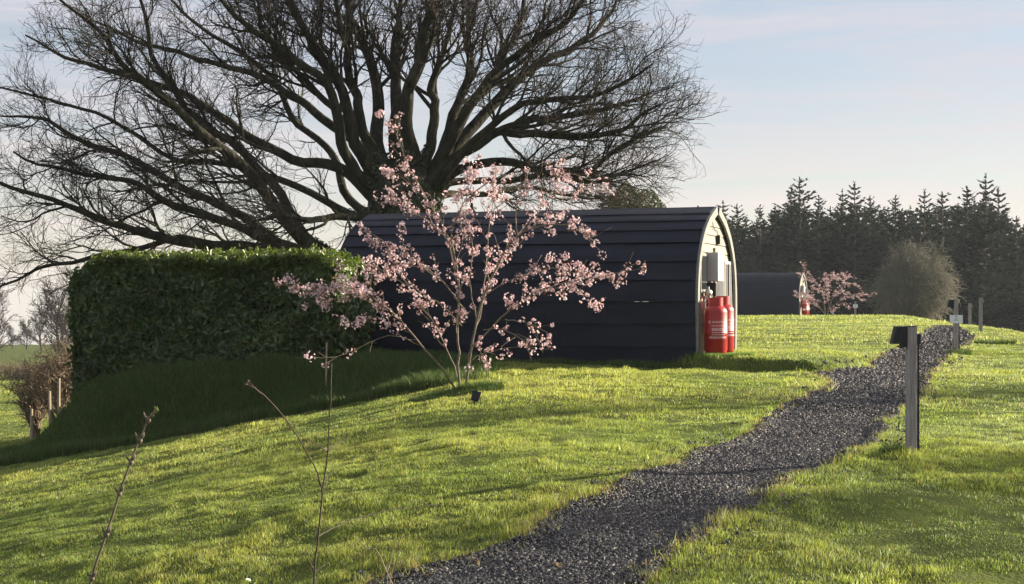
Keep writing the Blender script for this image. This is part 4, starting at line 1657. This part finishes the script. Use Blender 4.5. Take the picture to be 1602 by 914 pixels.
# ------------------------------------------------------------------ foreground stems
def fg(label, name, cat, items, Y, extra=None):
    b0 = items[0][0]
    p0 = at(b0[0][0], b0[0][1], Y)
    base = (p0.x, Y, zg1(p0.x, Y))
    r = empty(name, base, label, cat)
    for nm, pts, r0, r1, mat, dy in [(('stem',) + it[:1] + it[1:])[:1] + it for it in items]:
        n = 18
        q = [at(u, v, Y + dy * k / max(1, len(pts) - 1)) - Vector(base) for k, (u, v) in enumerate(pts)]
        P = resample(q, n, .0006, len(pts))
        V, fl = tubes(P[None], np.linspace(r0, r1, n)[None], 7)
        mesh_np('stem', V, fl, mat, r, smooth=True)
    return r, Vector(base)


Yt = 2.6
r, bs = fg('slender brown twig with small green buds rising from the bottom left edge', 'budding_twig', 'twig',
           [([(60, 1900), (95, 1300), (128, 985), (145, 900), (166, 838), (187, 771), (205, 722), (228, 665), (247, 640)], .0031, .0013, M_stem, .0)], Yt)
for (u, v) in ((144, 905), (167, 836), (187, 772), (205, 723), (219, 689), (232, 657)):
    b = MB()
    p = at(u, v, Yt) - bs
    b.lathe([(.0, p.z - .006), (.0042, p.z - .003), (.0046, p.z), (.0036, p.z + .003), (0, p.z + .006)], (p.x, p.y), 8)
    for s in (-1, 1):
        b.tube([p, p + Vector((s * .006, -.002, .007)), p + Vector((s * .0075, -.002, .014))], [.0022, .002, .0006], 5)
    b.build('bud', M_stem, r, smooth=True)

g = np.random.default_rng(2)
C = []; nv = []
for (u, v, k_, sp) in ((245, 642, 7, .0022), (239, 650, 4, .002), (220, 688, 3, .0015)):
    p = at(u, v, Yt) - bs
    for q in range(k_):
        C.append(np.array(p) + g.normal(0, sp, 3)); nv.append(g.normal(size=3))
V, fl, vc = leafset(np.array(C), np.array(nv), g.uniform(.006, .010, len(C)), np.tile((.22, .24, .09), (len(C), 1)) * g.uniform(.7, 1.3, (len(C), 1)), g, 1.7)
mesh_np('bud_leaves', V, fl, M_bud, r, vc)

Ys = 2.8
r, bs = fg('thin dead weed stalk with crossed side twigs in the foreground, left of centre', 'dead_weed', 'dead weed',
           [([(480, 1800), (484, 1200), (491, 914), (497, 850), (505, 770), (513, 700), (517, 640), (519, 567)], .0024, .0010, M_dead, 0),
            ([(505, 772), (490, 725), (450, 660), (415, 620), (394, 604)], .0016, .0010, M_dead, -.15),
            ([(512, 707), (495, 695), (481, 686)], .0012, .0006, M_dead, -.05),
            ([(512, 706), (530, 694), (546, 684)], .0012, .0006, M_dead, .06),
            ([(497, 840), (520, 827), (560, 811), (620, 796), (688, 789)], .0010, .0006, M_dead, .3),
            ([(492, 893), (483, 878), (476, 863)], .0013, .0007, M_dead, -.03),
            ([(492, 895), (504, 887), (515, 879)], .0013, .0007, M_dead, .03),
            ([(505, 765), (515, 745), (528, 728)], .0009, .0004, M_dead, .05)], Ys)
g2 = random.Random(5)
for (u, v, dy, rad, k_) in ((389, 602, -.15, .0085, 46), (690, 789, .3, .005, 14)):
    b = MB()
    c = at(u, v, Ys + dy) - bs
    for q in range(k_):
        d = Vector((g2.gauss(0, 1), g2.gauss(0, 1), g2.gauss(0, 1))).normalized()
        b.tube([c, c + d * rad * g2.uniform(.6, 1.2)], [.0011, .0003], 4)
    b.build('seed_head', M_dead, r)
r, bs = fg('low dry grass stalks at the gravel edge, bottom of the photo', 'dry_stalk', 'dry stalk',
           [([(560, 1800), (590, 1100), (611, 905), (632, 880), (655, 853)], .0012, .0006, M_stake, 0),
            ([(700, 1800), (660, 1100), (600, 882), (575, 858), (553, 835)], .0012, .0006, M_stake, .1),
            ([(570, 1700), (600, 1100), (606, 914), (610, 885), (616, 860)], .0009, .0004, M_stake, .05)], 2.7)
r, bs = fg('short stem with a small yellow-green shoot at the bottom edge', 'green_shoot', 'shoot',
           [([(370, 1800), (385, 1200), (390, 930), (390, 906)], .0022, .0012, M_stem, 0)], 2.7)
p = at(391, 903, 2.7) - bs
C = np.array(p)[None] + g.normal(0, .006, (9, 3))
V, fl, vc = leafset(C, g.normal(size=(9, 3)), g.uniform(.010, .018, 9), np.tile((.10, .14, .03), (9, 1)), g, 1.8, upb=1)
mesh_np('leaves', V, fl, M_bud, r, vc)

# ------------------------------------------------------------------ fallen leaves on the path edge
g = np.random.default_rng(12)
ps = [hit(*q) for q in ((875, 880), (822, 828), (1225, 785), (655, 886), (930, 850), (1145, 700), (985, 800))]
for i, (x, y) in enumerate(ps[:3]):
    C = np.array([[0, 0, .012]])
    V, fl, vc = leafset(C, np.array([[.1, -.3, 1.]]), np.array([.07]), np.array([[.30, .21, .10]]), g, 1.6)
    o = mesh_np('fallen_leaf', V, fl, M_bud, None, vc)
    o.location = (x, y, zg1(x, y) + .03)
    tag(o, ['flat tan dead leaf lying on the near gravel', 'pale upright dead leaf at the left gravel edge', 'small dry leaf by the middle of the path right side'][i], 'leaf', 'fallen leaves')

# ------------------------------------------------------------------ off-frame trees on the right that shade the foreground
SAZ = R_(20)   # sun azimuth above +X towards +Y
SEL = R_(17.5)
sd = Vector((math.cos(SAZ) * math.cos(SEL), math.sin(SAZ) * math.cos(SEL), math.sin(SEL)))
for i, (x, y, H) in enumerate(((30, 20.0, 10.0), (27, 15.0, 8.5), (31, 27.5, 10.0))):
    bare_far((x, y, zg1(x, y) - .1), H, 140 + i, ['bare tree outside the right edge, in the middle of the three', 'bare tree outside the right edge, closest to the viewpoint',
             'bare tree outside the right edge, farthest of the three'][i], (.6), .75, 'bare trees outside the right edge')

# ------------------------------------------------------------------ light, sky
sun_d = D.lights.new('sun', 'SUN')
sun_d.energy = 5.0
sun_d.angle = R_(.6)
sun_d.color = (1.0, .87, .68)
sun = D.objects.new('sun', sun_d)
COL.objects.link(sun)
sun.rotation_euler = sd.to_track_quat('Z', 'Y').to_euler()
sun.location = (40, 20, 30)

w = D.worlds.new('World')
scene.world = w
w.use_nodes = True
nt = w.node_tree
N, L = nt.nodes, nt.links
N.clear()
wo = N.new('ShaderNodeOutputWorld')
bg = N.new('ShaderNodeBackground')
sky = N.new('ShaderNodeTexSky')
sky.sky_type = 'NISHITA'
sky.sun_disc = False
sky.sun_elevation = SEL
sky.sun_rotation = math.pi / 2 - SAZ
sky.air_density = 1.0
sky.dust_density = .8
sky.ozone_density = 2.0
tc = N.new('ShaderNodeTexCoord')
sep = N.new('ShaderNodeSeparateXYZ')
mxz = N.new('ShaderNodeMath'); mxz.operation = 'MAXIMUM'; mxz.inputs[1].default_value = .012
cmb = N.new('ShaderNodeCombineXYZ')
L.new(tc.outputs['Generated'], sep.inputs[0])
L.new(sep.outputs[0], cmb.inputs[0]); L.new(sep.outputs[1], cmb.inputs[1]); L.new(sep.outputs[2], mxz.inputs[0]); L.new(mxz.outputs[0], cmb.inputs[2])
L.new(cmb.outputs[0], sky.inputs[0])
# thin streaky high cloud
mp = N.new('ShaderNodeMapping')
mp.inputs['Scale'].default_value = (3.0, 3.0, 30)
mp.inputs['Rotation'].default_value = (R_(4), R_(-7), 0)
cn = N.new('ShaderNodeTexNoise'); cn.inputs['Scale'].default_value = 1.6; cn.inputs['Detail'].default_value = 7; cn.inputs['Roughness'].default_value = .58
cn.inputs['Distortion'].default_value = .6
cr = N.new('ShaderNodeMapRange'); cr.inputs[1].default_value = .40; cr.inputs[2].default_value = .64; cr.inputs[3].default_value = .50; cr.inputs[4].default_value = .95
L.new(cmb.outputs[0], mp.inputs[0]); L.new(mp.outputs[0], cn.inputs[0]); L.new(cn.outputs[0], cr.inputs[0])
mix = N.new('ShaderNodeMix'); mix.data_type = 'RGBA'
mix.inputs['B'].default_value = (6.4, 5.9, 6.0, 1)
L.new(cr.outputs[0], mix.inputs['Factor'])
hz = N.new('ShaderNodeMapRange'); hz.inputs[1].default_value = .0; hz.inputs[2].default_value = .17; hz.interpolation_type = 'SMOOTHSTEP'
L.new(mxz.outputs[0], hz.inputs[0])
cm = N.new('ShaderNodeMix'); cm.data_type = 'RGBA'
cm.inputs['A'].default_value = (6.7, 5.9, 5.3, 1); cm.inputs['B'].default_value = (4.65, 4.6, 5.0, 1)
L.new(hz.outputs[0], cm.inputs['Factor']); L.new(cm.outputs['Result'], mix.inputs['B'])
L.new(sky.outputs[0], mix.inputs['A'])
L.new(mix.outputs['Result'], bg.inputs[0])
bg.inputs[1].default_value = .050
L.new(bg.outputs[0], wo.inputs[0])

scene.view_settings.view_transform = 'Standard'
scene.view_settings.look = 'None'
scene.view_settings.exposure = 1.6
scene.view_settings.gamma = 1
scene.render.engine = 'CYCLES'
scene.cycles.max_bounces = 5
scene.cycles.diffuse_bounces = 2
scene.cycles.glossy_bounces = 2
scene.cycles.transmission_bounces = 4
scene.cycles.use_denoising = True
scene.cycles.denoiser = 'OPENIMAGEDENOISE'
scene.cycles.denoising_input_passes = 'RGB_ALBEDO_NORMAL'
scene.cycles.denoising_prefilter = 'ACCURATE'

# ------------------------------------------------------------------ air
hm = D.materials.new('haze'); hm.use_nodes = True
nt = hm.node_tree; nt.nodes.clear()
ho = nt.nodes.new('ShaderNodeOutputMaterial'); hv = nt.nodes.new('ShaderNodeVolumePrincipled')
hv.inputs['Color'].default_value = (.80, .88, 1.0, 1)
hv.inputs['Density'].default_value = HAZE
hv.inputs['Anisotropy'].default_value = .2
nt.links.new(hv.outputs[0], ho.inputs['Volume'])
ez = float(GZ.min()) - 1.0
tag(MB().box(-1700, 1700, -1700, 1700, ez, 18.5).build('haze', hm), 'faint morning haze over the fields', 'haze', kind='stuff')
